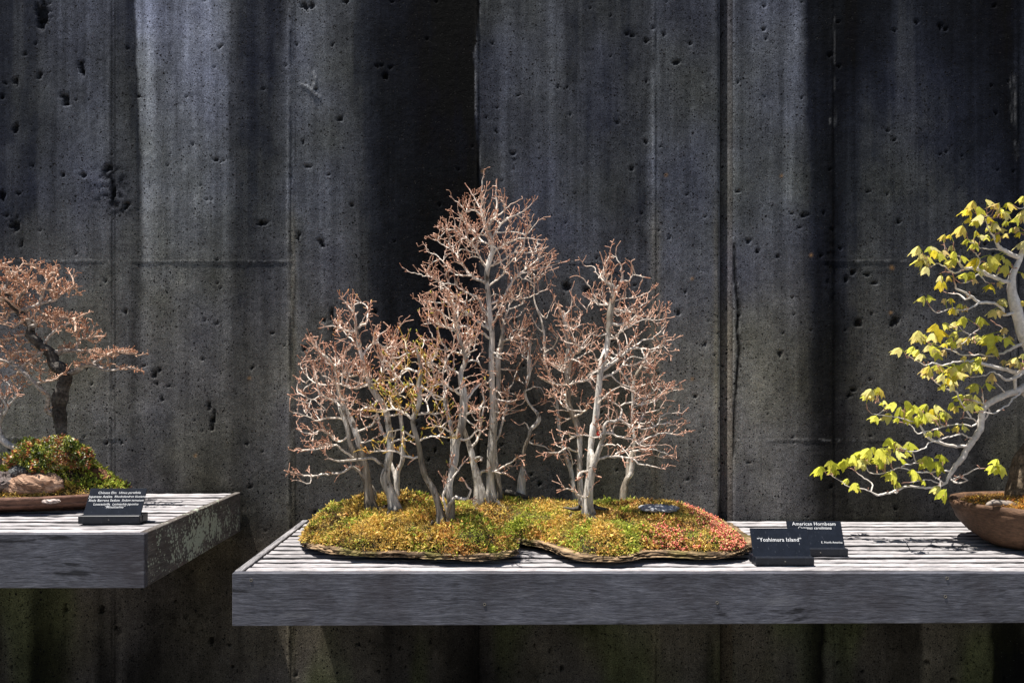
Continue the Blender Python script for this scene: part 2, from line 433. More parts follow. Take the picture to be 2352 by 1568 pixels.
def wall_stain(X, Z):
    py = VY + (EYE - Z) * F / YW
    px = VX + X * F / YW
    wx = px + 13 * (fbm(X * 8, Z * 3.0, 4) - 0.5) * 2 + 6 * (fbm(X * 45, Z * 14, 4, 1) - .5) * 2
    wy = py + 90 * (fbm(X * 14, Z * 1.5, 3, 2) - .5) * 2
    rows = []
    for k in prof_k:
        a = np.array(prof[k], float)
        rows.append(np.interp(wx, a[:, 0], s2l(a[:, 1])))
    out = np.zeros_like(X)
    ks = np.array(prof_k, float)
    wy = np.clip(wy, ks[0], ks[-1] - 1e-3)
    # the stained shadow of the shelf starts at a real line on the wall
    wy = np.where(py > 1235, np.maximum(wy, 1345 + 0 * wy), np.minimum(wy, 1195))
    for j in range(len(ks) - 1):
        t = (wy - ks[j]) / (ks[j + 1] - ks[j])
        m = (t >= 0) & (t < 1)
        t = np.clip(t, 0, 1); v = rows[j] * (1 - t) + rows[j + 1] * t
        out = np.where(m, v, out)
    # fine drips
    d = fbm(X * 55, Z * 1.3, 4, 1); d2 = fbm(X * 150, Z * 5, 3, 3)
    lowk = sstep(2.0, 1.4, Z)
    out = out * (1 + (0.76 - .40 * lowk) * (d - .5)) * (1 + (.4 - .15 * lowk) * (d2 - .5))
    blot = fbm(X * 5, Z * 4, 5, 2)
    out = out * (0.66 + 0.68 * blot) * (1 + .60 * (fbm(X * 22, Z * 18, 4, 3) - .5))
    # hue: bluish above, brown and olive towards the damp foot
    k = sstep(2.3, 1.45, Z + 0.5 * (fbm(X * 1.5, Z * 1.5, 3, 3) - .5))
    hi = np.array([0.88, 0.94, 1.10]); lo = np.array([1.04, 1.0, 0.92]); ol = np.array([.92, .80, 0.66]); gr = np.array([0.80, 0.84, 0.42])
    C = hi * (1 - k[..., None]) + lo * k[..., None]
    k2 = sstep(1.10, 0.95, Z)[..., None]
    gk = sstep(0.50, 0.66, fbm(X * 3.1 + 4, Z * 0.9, 3, 0))[..., None]
    C = C * (1 - k2) + (ol * (1 - gk) + gr * gk) * k2
    # yellowish mineral line along two of the joints
    for xj, w in ((672, 9), (1505, 14), (1646, 8)):
        m = np.exp(-((px - xj) / w) ** 2) * sstep(2.35, 2.1, Z) * (0.5 + 0.5 * d)
        C = C * (1 - 0.55 * m[..., None]) + np.array([1.25, 1.1, 0.72]) * 0.55 * m[..., None]
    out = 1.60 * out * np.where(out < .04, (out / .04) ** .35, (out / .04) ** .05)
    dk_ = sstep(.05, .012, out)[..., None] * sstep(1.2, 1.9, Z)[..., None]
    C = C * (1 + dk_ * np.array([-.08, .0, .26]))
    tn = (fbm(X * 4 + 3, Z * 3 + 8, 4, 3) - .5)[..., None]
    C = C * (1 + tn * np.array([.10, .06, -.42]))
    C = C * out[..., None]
    # pale lime line where the dark stain ends
    m = np.exp(-((wx - 1096) / 1.6) ** 2) * sstep(395, 370, py) * sstep(0.42, 0.6, fbm(X * 20, Z * 9, 3)) 
    C = C + m[..., None] * 0.10
    for xj, y0, y1 in ((1916, 20, 420), (1907, 270, 390), (2331, 0, 480), (2338, 100, 360)):
        m = np.exp(-((wx - xj) / 1.5) ** 2) * (py > y0) * (py < y1) * sstep(0.5, 0.62, fbm(X * 9, Z * 14, 3, 1))
        C = C + m[..., None] * 0.07
    return np.clip(C, 0.004, 0.6)

bigpits = [(97,30,17,30),(97,52,12,14),(186,150,7,22),(190,165,5,12),(92,172,6,10),(150,226,10,14),(152,238,8,6),(57,125,6,5),(38,185,6,14),(36,295,8,14),(74,380,6,5),
 (144,401,5,6),(193,402,8,8),(4,448,9,12),(42,444,7,6),(36,518,13,16),(50,557,4,10),(5,224,4,7),(495,366,7,5),(250,385,13,10),(262,440,9,22),(290,470,7,12),(700,14,7,12),(715,12,6,9),(794,2,10,5),
 (885,176,7,6),(780,273,7,7),(696,325,4,8),(705,381,8,5),(606,512,13,7),(598,510,5,8),(685,545,4,12),(738,555,7,10),(320,220,5,4),(1178,352,8,4),(1302,658,10,14),(1352,665,12,9),(1434,705,6,10),(1130,100,3,6),
 (1440,78,4,9),(1452,82,6,5),(1484,94,6,7),(1524,78,6,6),(1555,143,9,7),(1586,100,4,7),(1662,424,5,5),(1720,552,7,7),(1740,576,5,8),(1786,588,5,6),(1560,720,5,9),(1845,495,5,6),(1855,495,4,3),
 (865,955,9,5),(860,968,8,6),(492,955,4,20),(487,975,4,18),(480,930,4,12),(355,860,8,10),(366,850,6,5),(360,880,6,6),(372,915,4,6),(330,840,5,4),(146,960,6,12),(762,720,5,18),(770,760,5,14),(745,735,5,7),(700,800,6,10),(712,770,4,5),
 (1240,1110,5,5),(1620,790,4,5),(1597,910,4,4),(1960,626,6,6),(1943,642,4,7),(1886,586,4,4),(1990,630,10,4),(1970,740,10,11),(2060,735,11,10),(2050,745,6,9),(2010,650,8,4),(1930,568,6,5),(1995,440,4,3),(2105,50,5,5),(2160,60,4,9),(2172,66,4,6),(2055,320,5,5),
 (2000,900,8,4),(1960,895,7,5),(2000,1000,4,4),(1720,1060,5,3),(1580,1100,5,4),(1510,1175,4,3),(150,1400,6,12),(232,1400,9,10),(486,1470,8,9),(525,1480,6,5),(535,1530,6,5),(1145,1535,5,4),(1290,1535,6,9),(1925,1520,7,6),(2131,1520,7,5),(2190,1560,8,6),(1040,1260,3,3),(820,1480,8,3),(680,1550,5,5),(870,1540,5,5),(1500,1430,5,4),(400,1380,5,4),(560,1430,5,4)]
prs = np.random.default_rng(21)
for _ in range(520):
    a = prs.uniform(1.6, 3.4) if prs.random() < .88 else prs.uniform(3.4, 5.5)
    bigpits.append((prs.uniform(-300, 2600), prs.uniform(-60, 1600), a, a * prs.uniform(.6, 1.5)))

def build_panel(name, x0, x1, z0, z1, parent, step=0.0058):
    nx = int((x1 - x0) / step) + 1; nz = int((z1 - z0) / step) + 1
    xs = np.linspace(x0, x1, nx); zs = np.linspace(z0, z1, nz)
    X, Z = np.meshgrid(xs, zs)
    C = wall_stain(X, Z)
    px = VX + X * F / YW; py = VY + (EYE - Z) * F / YW
    D = 0.0015 * (fbm(X * 6, Z * 6, 4) - .5) + 0.0010 * (fbm(X * 60, Z * 60, 2, 1) - .5)
    # thin casting fins at the shutter joints
    for xj, amp, wd in ((252, .003, 3.0), (259, .0015, 2.0), (664, .006, 3.2), (672, .003, 2.5), (1095, .005, 2.5), (1502, .003, 3), (1910, .003, 3), (2335, .004, 2.5), (-160, .004, 3), (2750, .004, 3)):
        br = sstep(0.25, 0.55, fbm(X * 3, Z * 8 + xj, 4, 2))
        wob = 1.6 * (fbm(Z * 4 + xj, Z * 0 + 1.5, 3) - .5) * 2
        g = np.exp(-((px - xj - wob) / wd) ** 2)
        D += amp * g * (0.35 + 0.65 * br)
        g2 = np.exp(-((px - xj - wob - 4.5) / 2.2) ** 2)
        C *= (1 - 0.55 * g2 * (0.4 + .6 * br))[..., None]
    for yj, xa, xb in ((600, -800, 672), (602, 1200, 1500), (600, 1890, 2250), (1006, -800, 270), (1010, 1500, 2100)):
        m = (px > xa) & (px < xb)
        br = sstep(0.30, 0.6, fbm(X * 5, Z * 14 + yj, 4, 1))
        wob = 2.0 * (fbm(X * 5 + yj, X * 0 + .5, 3) - .5) * 2
        g = np.exp(-((py - yj - wob) / 2.6) ** 2) * m
        D += 0.0022 * g * br
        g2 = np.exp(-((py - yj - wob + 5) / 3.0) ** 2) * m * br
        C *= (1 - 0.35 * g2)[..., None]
        sp = g * (fbm(X * 50, Z * 50, 2, 3) > .62)
        C += 0.08 * sp[..., None]
    # a rough scab of broken surface
    for (cx, cy, rx, ry) in ((250, 400, 26, 20), (262, 445, 16, 34), (285, 470, 14, 22), (765, 740, 16, 46), (1180, 365, 7, 40), (250, 440, 50, 50),(2210,1040,14,60),(1905,620,10,90),(272,1450,11,60),(430,1420,60,30)):
        q = ((px - cx) / rx) ** 2 + ((py - cy) / ry) ** 2
        m = np.exp(-q) * sstep(0.50, 0.60, fbm(X * 60, Z * 60, 4, 2))
        C *= (1 - 0.60 * m)[..., None]; D -= 0.002 * m
    # air holes
    for (cx, cy, rx, ry) in bigpits:
        rx, ry = rx * .82, ry * .82
        ix = np.searchsorted(xs, PX(cx - 2.2 * rx, YW)); jx = np.searchsorted(xs, PX(cx + 2.2 * rx, YW))
        iz = np.searchsorted(zs, EYE - (cy + 2.2 * ry - VY) * YW / F); jz = np.searchsorted(zs, EYE - (cy - 2.2 * ry - VY) * YW / F)
        if jx <= ix or jz <= iz: continue
        sl = (slice(iz, jz), slice(ix, jx))
        r = np.sqrt(((px[sl] - cx) / rx) ** 2 + ((py[sl] - cy) / ry) ** 2) * (0.25 + 1.65 * fbm(X[sl] * 95 + cx, Z[sl] * 95 + cy, 3, 2))
        m = sstep(1.15, 0.75, r)
        D[sl] -= 0.010 * m; C[sl] *= (1 - 0.80 * m)[..., None]  # hollow also darkened in the colour: painted shade plus dirt
    # star-shaped crack with a pale edge near the top
    for pts in ([(692,194),(706,199),(716,207),(724,216),(734,223)], [(718,206),(722,194),(724,180),(721,166)]):
        for (ax, ay), (bx, by) in zip(pts[:-1], pts[1:]):
            tt = np.clip(((px - ax) * (bx - ax) + (py - ay) * (by - ay)) / ((bx - ax) ** 2 + (by - ay) ** 2), 0, 1)
            d = np.hypot(px - ax - tt * (bx - ax), py - ay - tt * (by - ay))
            C += (0.16 * np.exp(-(d / 2.0) ** 2))[..., None]; D += 0.003 * np.exp(-(d / 2.5) ** 2)
    # rusty specks
    for (cx, cy) in ((1109, 393), (1530, 402), (1590, 640), (1795, 404), (1863, 586), (2047, 613), (2046, 718), (2364, 406), (1590, 870), (573, 868), (449, 1046), (1187, 869), (2050, 616)):
        m = np.exp(-(((px - cx) / 3.4) ** 2 + ((py - cy) / 3.4) ** 2))
        C = C * (1 - .8 * m[..., None]) + np.array([.34, .19, .08]) * .8 * m[..., None]
    # the crack running down by the wide joint
    pts = [(1722,420),(1700,490),(1690,560),(1686,560),(1689,640),(1697,712),(1693,760),(1699,800),(1694,850),(1690,905),(1686,965),(1684,1040),(1668,1100),(1658,1140),(1652,1190)]
    best = np.full(X.shape, 1e9)
    for (ax, ay), (bx, by) in zip(pts[3:-1], pts[4:]):
        tt = np.clip(((px - ax) * (bx - ax) + (py - ay) * (by - ay)) / ((bx - ax) ** 2 + (by - ay) ** 2), 0, 1)
        best = np.minimum(best, np.hypot(px - ax - tt * (bx - ax), py - ay - tt * (by - ay)))
    best = best + 3.0 * (fbm(X * 60, Z * 60, 3) - .5)
    C *= (1 - 0.95 * np.exp(-(best / 4.0) ** 2) - 0.25 * np.exp(-(best / 10) ** 2) * (best > 3))[..., None]
    C += (0.05 * np.exp(-((best - 5) / 1.8) ** 2) * (fbm(X * 30, Z * 30, 3, 3) > .52))[..., None]
    D -= 0.006 * np.exp(-(best / 2.4) ** 2)
    # round off the long edges beside the wide joint
    for xe in (x0, x1):
        D -= 0.012 * np.exp(-(np.abs(X - xe) / 0.006) ** 2)
    C = np.clip(C, 0.003, 0.7)
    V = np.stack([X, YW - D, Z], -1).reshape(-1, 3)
    idx = np.arange(nx * nz).reshape(nz, nx)
    q = np.stack([idx[:-1, :-1], idx[:-1, 1:], idx[1:, 1:], idx[1:, :-1]], -1).reshape(-1, 4)
    n0 = nx * nz
    # thickness: back sheet and the four rims
    ring = np.concatenate([idx[0, :], idx[1:, -1], idx[-1, -2::-1], idx[-2:0:-1, 0]])
    Vb = V[ring].copy(); Vb[:, 1] = YW + 0.28
    rb = n0 + np.arange(len(ring))
    q2 = np.stack([ring, np.roll(ring, -1), np.roll(rb, -1), rb], -1)
    corners = [(x0, YW + .28, z0), (x1, YW + .28, z0), (x1, YW + .28, z1), (x0, YW + .28, z1)]
    V = np.concatenate([V, Vb, corners])
    nb = n0 + len(ring)
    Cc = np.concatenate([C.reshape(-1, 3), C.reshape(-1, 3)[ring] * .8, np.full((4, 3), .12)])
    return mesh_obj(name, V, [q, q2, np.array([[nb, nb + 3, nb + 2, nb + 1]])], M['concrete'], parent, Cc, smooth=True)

wall = empty('concrete_wall', (0, YW, 0), 'tall dark stained concrete wall with pitted surface and vertical drip marks behind the shelves', 'wall')
XJ0, XJ1 = PX(1656, YW), PX(1681, YW)
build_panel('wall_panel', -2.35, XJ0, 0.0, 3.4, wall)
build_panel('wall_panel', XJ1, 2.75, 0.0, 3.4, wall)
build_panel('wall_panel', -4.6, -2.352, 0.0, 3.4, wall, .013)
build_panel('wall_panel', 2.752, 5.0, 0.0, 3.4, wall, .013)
# the recessed filler strip of the wide joint
zz = np.linspace(0, 3.4, 500); xx = np.linspace(XJ0 - .004, XJ1 + .004, 9)
X, Z = np.meshgrid(xx, zz)
C = wall_stain(X * 0 + PX(1690, YW), Z) * (0.55 + 0.45 * fbm(X * 60, Z * 3, 3))[..., None] * np.array([1.08, 1.0, .92])
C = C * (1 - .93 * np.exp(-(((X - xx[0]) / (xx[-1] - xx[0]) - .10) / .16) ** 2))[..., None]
t_ = (X - xx[0]) / (xx[-1] - xx[0])
D = 0.034 - 0.030 * sstep(0.15, 1.0, t_) + .002 * fbm(X * 80, Z * 12, 3)
idx = np.arange(X.size).reshape(X.shape)
q = np.stack([idx[:-1, :-1], idx[:-1, 1:], idx[1:, 1:], idx[1:, :-1]], -1).reshape(-1, 4)
mesh_obj('joint_strip', np.stack([X, YW + D, Z], -1).reshape(-1, 3), q, M['concrete'], wall, C.reshape(-1, 3))

# ------------------------------------------------------------------ shelves
def slat_mesh(x0, x1, y0, y1, z0, z1, seed):
    """a worn slat: rounded, slightly wavy, running along x"""
    r = np.random.default_rng(seed)
    n = max(8, int((x1 - x0) / 0.03))
    xs = np.linspace(x0, x1, n + 1)
    h = z1 - z0; w = y1 - y0
    prof_ = [(0, 0), (w, 0), (w, h * .84), (w - .0012, h * .965), (w - .004, h), (w * .66, h + .0004), (w * .33, h + .0002), (.0022, h), (.0007, h * .975), (0, h * .90)]
    k = len(prof_)
    V = []
    a = r.uniform(0, 50)
    for x in xs:
        e0 = 0.0016 * (vnoise(np.array(x * 9 + a), np.array(1.5)) - .5) * 2
        e1 = 0.0016 * (vnoise(np.array(x * 9 + a), np.array(7.5)) - .5) * 2
        up = 0.0016 * (vnoise(np.array(x * 3 + a), np.array(3.5)) - .5) * 2
        for (py_, pz_) in prof_:
            s = py_ / w
            V.append((x, y0 + py_ + (e0 * (1 - s) + e1 * s), z0 + pz_ + (up + 0.0006 * r.normal() if pz_ > h * .5 else 0)))
    V = np.array(V)
    i = np.arange(n)[:, None] * k; j = np.arange(k)[None, :]; j2 = (j + 1) % k
    q = np.stack([i + j, i + j2, i + k + j2, i + k + j], -1).reshape(-1, 4)
    tone = np.tile(np.array([.10, .10, .13, .62, .92, 1, 1, .95, .55, .12]), n + 1)  # shade of the gaps painted into the colour of the slat sides
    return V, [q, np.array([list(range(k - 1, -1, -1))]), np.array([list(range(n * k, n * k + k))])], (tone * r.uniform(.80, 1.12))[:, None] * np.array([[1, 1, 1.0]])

def shelf(x0, x1, ztop, hh, label, seed, screws, left_open=True, tape=0.0):
    Y0, Y1 = 1.93, 2.722
    t = 0.021
    rt = empty('display_shelf', ((x0 + x1) / 2, YW, ztop), label, 'shelf', 'slatted wooden shelves along the wall')
    # front board (its lower edge rises slightly to the right on the long shelf)
    n = 80
    xs = np.linspace(x0 + t + .0005, x1 - t - .0005, n)
    xs[0] = x0 ; xs[-1] = x1
    V, Fq = box(x0, x1, Y0, Y0 + t, ztop - hh, ztop, 0.0018)
    V[:, 2] += np.where(V[:, 2] < ztop - hh * .5, tape * (V[:, 0] - x0) / (x1 - x0), 0)
    fb = mesh_obj('front_board', V, Fq, M['fascia'], rt)
    tag(fb, 'dark grey weathered front board')
    for (sx, sz) in screws:
        c = np.array([sx, Y0 - .0008, sz]); mb = MB()
        ang = np.linspace(0, 2 * np.pi, 13)[:-1]
        ringsr = [(.0042, .0012), (.0042, -.0006), (.0027, -.0006), (.0020, .0010)]
        V = np.concatenate([np.stack([c[0] + rr * np.cos(ang), c[1] + dy + 0 * ang, c[2] + rr * np.sin(ang)], -1) for rr, dy in ringsr])
        q = []
        for a in range(3):
            for b in range(12): q.append((a * 12 + b, a * 12 + (b + 1) % 12, (a + 1) * 12 + (b + 1) % 12, (a + 1) * 12 + b))
        q.append(tuple(36 + b for b in range(12)))
        mesh_obj('screw', V, q, M['screw'], fb)
    for sx, nm in ((x0, 'side_board'), (x1 - t, 'side_board')):
        V, Fq = box(sx, sx + t, Y0 + t + .0008, Y1, ztop - hh, ztop + .0015, 0.0018)
        mesh_obj(nm, V, Fq, M['side'] if seed == 1 else M['sideplain'], rt)
    V, Fq = box(x0 + t + .001, x1 - t - .001, Y1 - .018, Y1, ztop - hh, ztop - .026, .0015)
    mesh_obj('back_board', V, Fq, M['bearer'], rt)
    y = Y0 + t + 0.0065
    k = 0
    pitch = 0.0546
    while y + .041 < Y1 + .004:
        w = 0.0395 + 0.0022 * math.sin(k * 7.3 + seed)
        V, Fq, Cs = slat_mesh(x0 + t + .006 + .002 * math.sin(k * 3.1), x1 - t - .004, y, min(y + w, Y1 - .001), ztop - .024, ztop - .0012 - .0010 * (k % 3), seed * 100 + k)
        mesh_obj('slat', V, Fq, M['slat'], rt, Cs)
        y += pitch; k += 1
    V, Fq = box(x0 + t + .001, x1 - t - .001, Y0 + t + .001, Y1 - .019, ztop - hh + .006, ztop - hh + .012, .001)  # added unseen board: keeps sun off the wall below, darkens slat gaps
    mesh_obj('added_sun_blocker', V, Fq, M['bearer'], rt)
    x = x0 + .25
    while x < x1 - .1:
        V, Fq = box(x, x + .038, Y0 + t + .001, Y1 - .019, ztop - hh + .0125, ztop - .0255, .0015)
        mesh_obj('bearer', V, Fq, M['bearer'], rt)
        x += .62
    return rt

ZR = EYE - 0.477        # top of the right shelf
ZL = EYE - 0.3736       # top of the left shelf
shelf(PX(533, 1.93), 2.55, ZR, 0.1402, 'long slatted grey shelf on the right carrying the moss islands with bare trees', 2,
      [(PX(x, 1.93), EYE - (y - VY) * 1.93 / F) for x, y in ((577, 1331), (1113, 1387), (1647, 1383), (2175, 1327), (2171, 1369))], tape=0.013)
shelf(-2.25, -0.870, ZL, 0.1437, 'shorter and higher slatted grey shelf on the left with pale lichen on its end board', 1, [])

# ------------------------------------------------------------------ tree engine
def catmull(pts, step):
    """pts (n,k) -> resampled smooth line, spacing about step in the first three columns"""
    pts = np.asarray(pts, float)
    if len(pts) == 2:
        n = max(1, int(np.linalg.norm(pts[1, :3] - pts[0, :3]) / step))
        t = np.linspace(0, 1, n + 1)[:, None]
        return pts[0] * (1 - t) + pts[1] * t
    P_ = np.concatenate([[2 * pts[0] - pts[1]], pts, [2 * pts[-1] - pts[-2]]])
    out = []
    for i in range(1, len(P_) - 2):
        a, b, c, d = P_[i - 1], P_[i], P_[i + 1], P_[i + 2]
        n = max(1, int(round(np.linalg.norm(c[:3] - b[:3]) / step)))
        t = (np.arange(n) / n)[:, None]
        out.append(0.5 * ((2 * b) + (-a + c) * t + (2 * a - 5 * b + 4 * c - d) * t ** 2 + (-a + 3 * b - 3 * c + d) * t ** 3))
    out.append(pts[-1:])
    return np.concatenate(out)

class Skel:
    """points of a branching figure: position, parent, radius (traced) or 0 (grown)"""
    def __init__(s): s.p = []; s.par = []; s.r = []; s.main = []
    def add(s, p, par, r, main=False):
        s.p.append(np.asarray(p, float)); s.par.append(par); s.r.append(r); s.main.append(main)
        return len(s.p) - 1
    def trace(s, pts, Y0, Y1, k2, step=0.011, attach=True, main=False, zig=0.0, seed=0):
        """pts: (px, py, half width in px). depth runs Y0 -> Y1"""
        r = np.random.default_rng(seed + 1000)
        pts = np.array([(a, b, c) for a, b, c in pts], float)
        par = -1
        n = len(pts)
        if attach and s.p:
            A = np.array(s.p); pr = np.stack([VX + A[:, 0] * F / A[:, 1], VY + (EYE - A[:, 2]) * F / A[:, 1]], -1)
            d = np.hypot(pr[:, 0] - pts[0, 0], pr[:, 1] - pts[0, 1]) + 300 * np.abs(A[:, 1] - Y0)
            par = int(np.argmin(d))
            Y0 = A[par, 1]
        L = np.concatenate([[0], np.cumsum(np.hypot(np.diff(pts[:, 0]), np.diff(pts[:, 1])))]); L /= L[-1]
        W = []
        for i in range(n):
            Y = Y0 + (Y1 - Y0) * L[i]
            W.append(np.concatenate([P(pts[i, 0], pts[i, 1], Y), [pts[i, 2] * Y / F]]))
        W = np.array(W)
        if par >= 0:
            W[0, :3] = s.p[par]
        C = catmull(W, step)
        if zig > 0:
            nz = r.normal(size=(len(C), 3)) * zig; nz[0] = 0
            C[:, :3] += nz
        st = 0
        if par >= 0: st = 1; last = par
        else: last = -1
        ids = []
        for i in range(st, len(C)):
            last = s.add(C[i, :3], last, max(C[i, 3], .0010), main)
            ids.append(last)
        return ids

def grow(sk, att, step=.0105, infl=.16, kill=.013, iters=70, jit=.45, up=.06, seed=0, out=0.0, centre=None):
    r = np.random.default_rng(seed)
    att = np.asarray(att)
    pos = np.array(sk.p)
    # nearest node of each attractor
    nd = np.full(len(att), 1e9); ni = np.zeros(len(att), int)
    for i0 in range(0, len(pos), 400):
        d = np.linalg.norm(att[:, None] - pos[None, i0:i0 + 400], axis=2)
        j = d.argmin(1); v = d[np.arange(len(att)), j]
        m = v < nd; nd[m] = v[m]; ni[m] = j[m] + i0
    alive = nd > kill
    deg = {}
    for it in range(iters):
        m = alive & (nd < infl)
        if not m.any(): break
        ids = np.nonzero(m)[0]
        acc = {}
        for a in ids:
            v = att[a] - sk.p[ni[a]]
            v = v / (np.linalg.norm(v) + 1e-9)
            if ni[a] in acc: acc[ni[a]] += v
            else: acc[ni[a]] = v.copy()
        newp = []; newi = []
        for k, v in acc.items():
            if deg.get(k, 0) >= 3: 
                continue
            v /= (np.linalg.norm(v) + 1e-9)
            par = sk.par[k]
            if par >= 0:
                u = sk.p[k] - sk.p[par]; u /= (np.linalg.norm(u) + 1e-9)
                if sk.r[k] == 0: v = v + 0.75 * u
            if centre is not None:
                o_ = sk.p[k] - centre; o_ /= (np.linalg.norm(o_) + 1e-9); v = v + out * o_
            v = v + r.normal(size=3) * jit + np.array([0, 0, up])
            v /= (np.linalg.norm(v) + 1e-9)
            st_ = step * r.uniform(.75, 1.3)
            p = sk.p[k] + v * st_
            if p[1] > YW - .03: p[1] = YW - .03
            j = sk.add(p, k, 0.0)
            deg[k] = deg.get(k, 0) + 1
            newp.append(p); newi.append(j)
        if not newp: break
        newp = np.array(newp); newi = np.array(newi)
        d = np.linalg.norm(att[ids][:, None] - newp[None], axis=2)
        j = d.argmin(1); v = d[np.arange(len(ids)), j]
        b = v < nd[ids]
        nd[ids[b]] = v[b]; ni[ids[b]] = newi[j[b]]
        alive &= nd > kill
    # drop attractors that stay stuck is harmless

def spurs(sk, prob=.35, ln=(.006, .014), seed=0, up=.3, seg=2, start=0):
    r = np.random.default_rng(seed)
    n = len(sk.p)
    for k in range(start, n):
        if sk.r[k] > .0035: continue
        if r.random() > prob: continue
        par = sk.par[k]
        if par < 0: continue
        u = sk.p[k] - sk.p[par]; u /= (np.linalg.norm(u) + 1e-9)
        v = r.normal(size=3); v -= u * v.dot(u); v /= (np.linalg.norm(v) + 1e-9)
        d = v * .9 + u * .6 + np.array([0, 0, up]); d /= np.linalg.norm(d)
        last = k
        for q in range(r.integers(1, seg + 1)):
            d2 = d + r.normal(size=3) * .35; d2 /= np.linalg.norm(d2)
            last = sk.add(sk.p[last] + d2 * r.uniform(*ln), last, 0.0)

def fans(sk, ells, Y, seed=0, prob=.5, L=(.025, .06), zig=.30, up=.35, outw=.45, side=.5, centre=None, rmax=.009, step=.0088, slack=1.10, flat=1.0):
    """fine shoots: straightish, slightly zigzag, fanning outwards and up, with alternate side twigs"""
    r = np.random.default_rng(seed)
    E = np.array([e[:4] for e in ells], float) if len(ells) else np.zeros((0, 4))
    n = len(sk.p)
    def inside(p):
        if not len(E): return True
        px = VX + p[0] * F / p[1]; py = VY + (EYE - p[2]) * F / p[1]
        return (((px - E[:, 0]) / E[:, 2]) ** 2 + ((py - E[:, 1]) / E[:, 3]) ** 2).min() < slack ** 2
    for k in range(1, n):
        if sk.r[k] > rmax or sk.par[k] < 0: continue
        if r.random() > prob * (1.0 if sk.r[k] < .005 else .5): continue
        u = sk.p[k] - sk.p[sk.par[k]]; u /= (np.linalg.norm(u) + 1e-9)
        lat = r.normal(size=3); lat -= u * lat.dot(u); lat /= (np.linalg.norm(lat) + 1e-9); lat[2] *= flat
        d = u * .6 + lat * .65 + np.array([0, 0, up])
        if centre is not None:
            o_ = sk.p[k] - centre; o_ /= (np.linalg.norm(o_) + 1e-9); d = d + o_ * outw
        d /= np.linalg.norm(d)
        w = np.cross(d, r.normal(size=3)); w /= (np.linalg.norm(w) + 1e-9)
        ln = r.uniform(*L); m = max(2, int(ln / step)); last = k; sgn = 1
        home = inside(sk.p[k])
        for i in range(m):
            sgn = -sgn
            dd = d + w * zig * sgn + r.normal(size=3) * .10 + np.array([0, 0, .02 * i])
            dd /= np.linalg.norm(dd)
            q = sk.p[last] + dd * step * r.uniform(.8, 1.25)
            if q[1] > YW - .02: break
            if home and not inside(q): break
            if not home and i > 2: break
            last = sk.add(q, last, 0.0)
            if r.random() < side and i < m - 1:
                s2 = dd * .70 + w * .75 * sgn + r.normal(size=3) * .25; s2 /= np.linalg.norm(s2)
                l2 = last
                for j in range(int(r.integers(1, max(2, min(4, m - i))))):
                    l2 = sk.add(sk.p[l2] + (s2 + r.normal(size=3) * .16) * step * r.uniform(.7, 1.1), l2, 0.0)

def radii(sk, tip=.0011, ex=3.0, cap=.0085):
    n = len(sk.p)
    R = np.array(sk.r); acc = np.zeros(n)
    for k in range(n - 1, -1, -1):
        if R[k] == 0:
            R[k] = min(cap, max(acc[k], tip ** ex) ** (1 / ex))
            c = R[k] ** ex + (tip * .30) ** ex
            if sk.par[k] >= 0: acc[sk.par[k]] += c
    # a child is never thicker than where it comes from
    for k in range(n):
        p = sk.par[k]
        if p >= 0 and sk.r[k] == 0: R[k] = min(R[k], R[p] * 0.97)
    return R

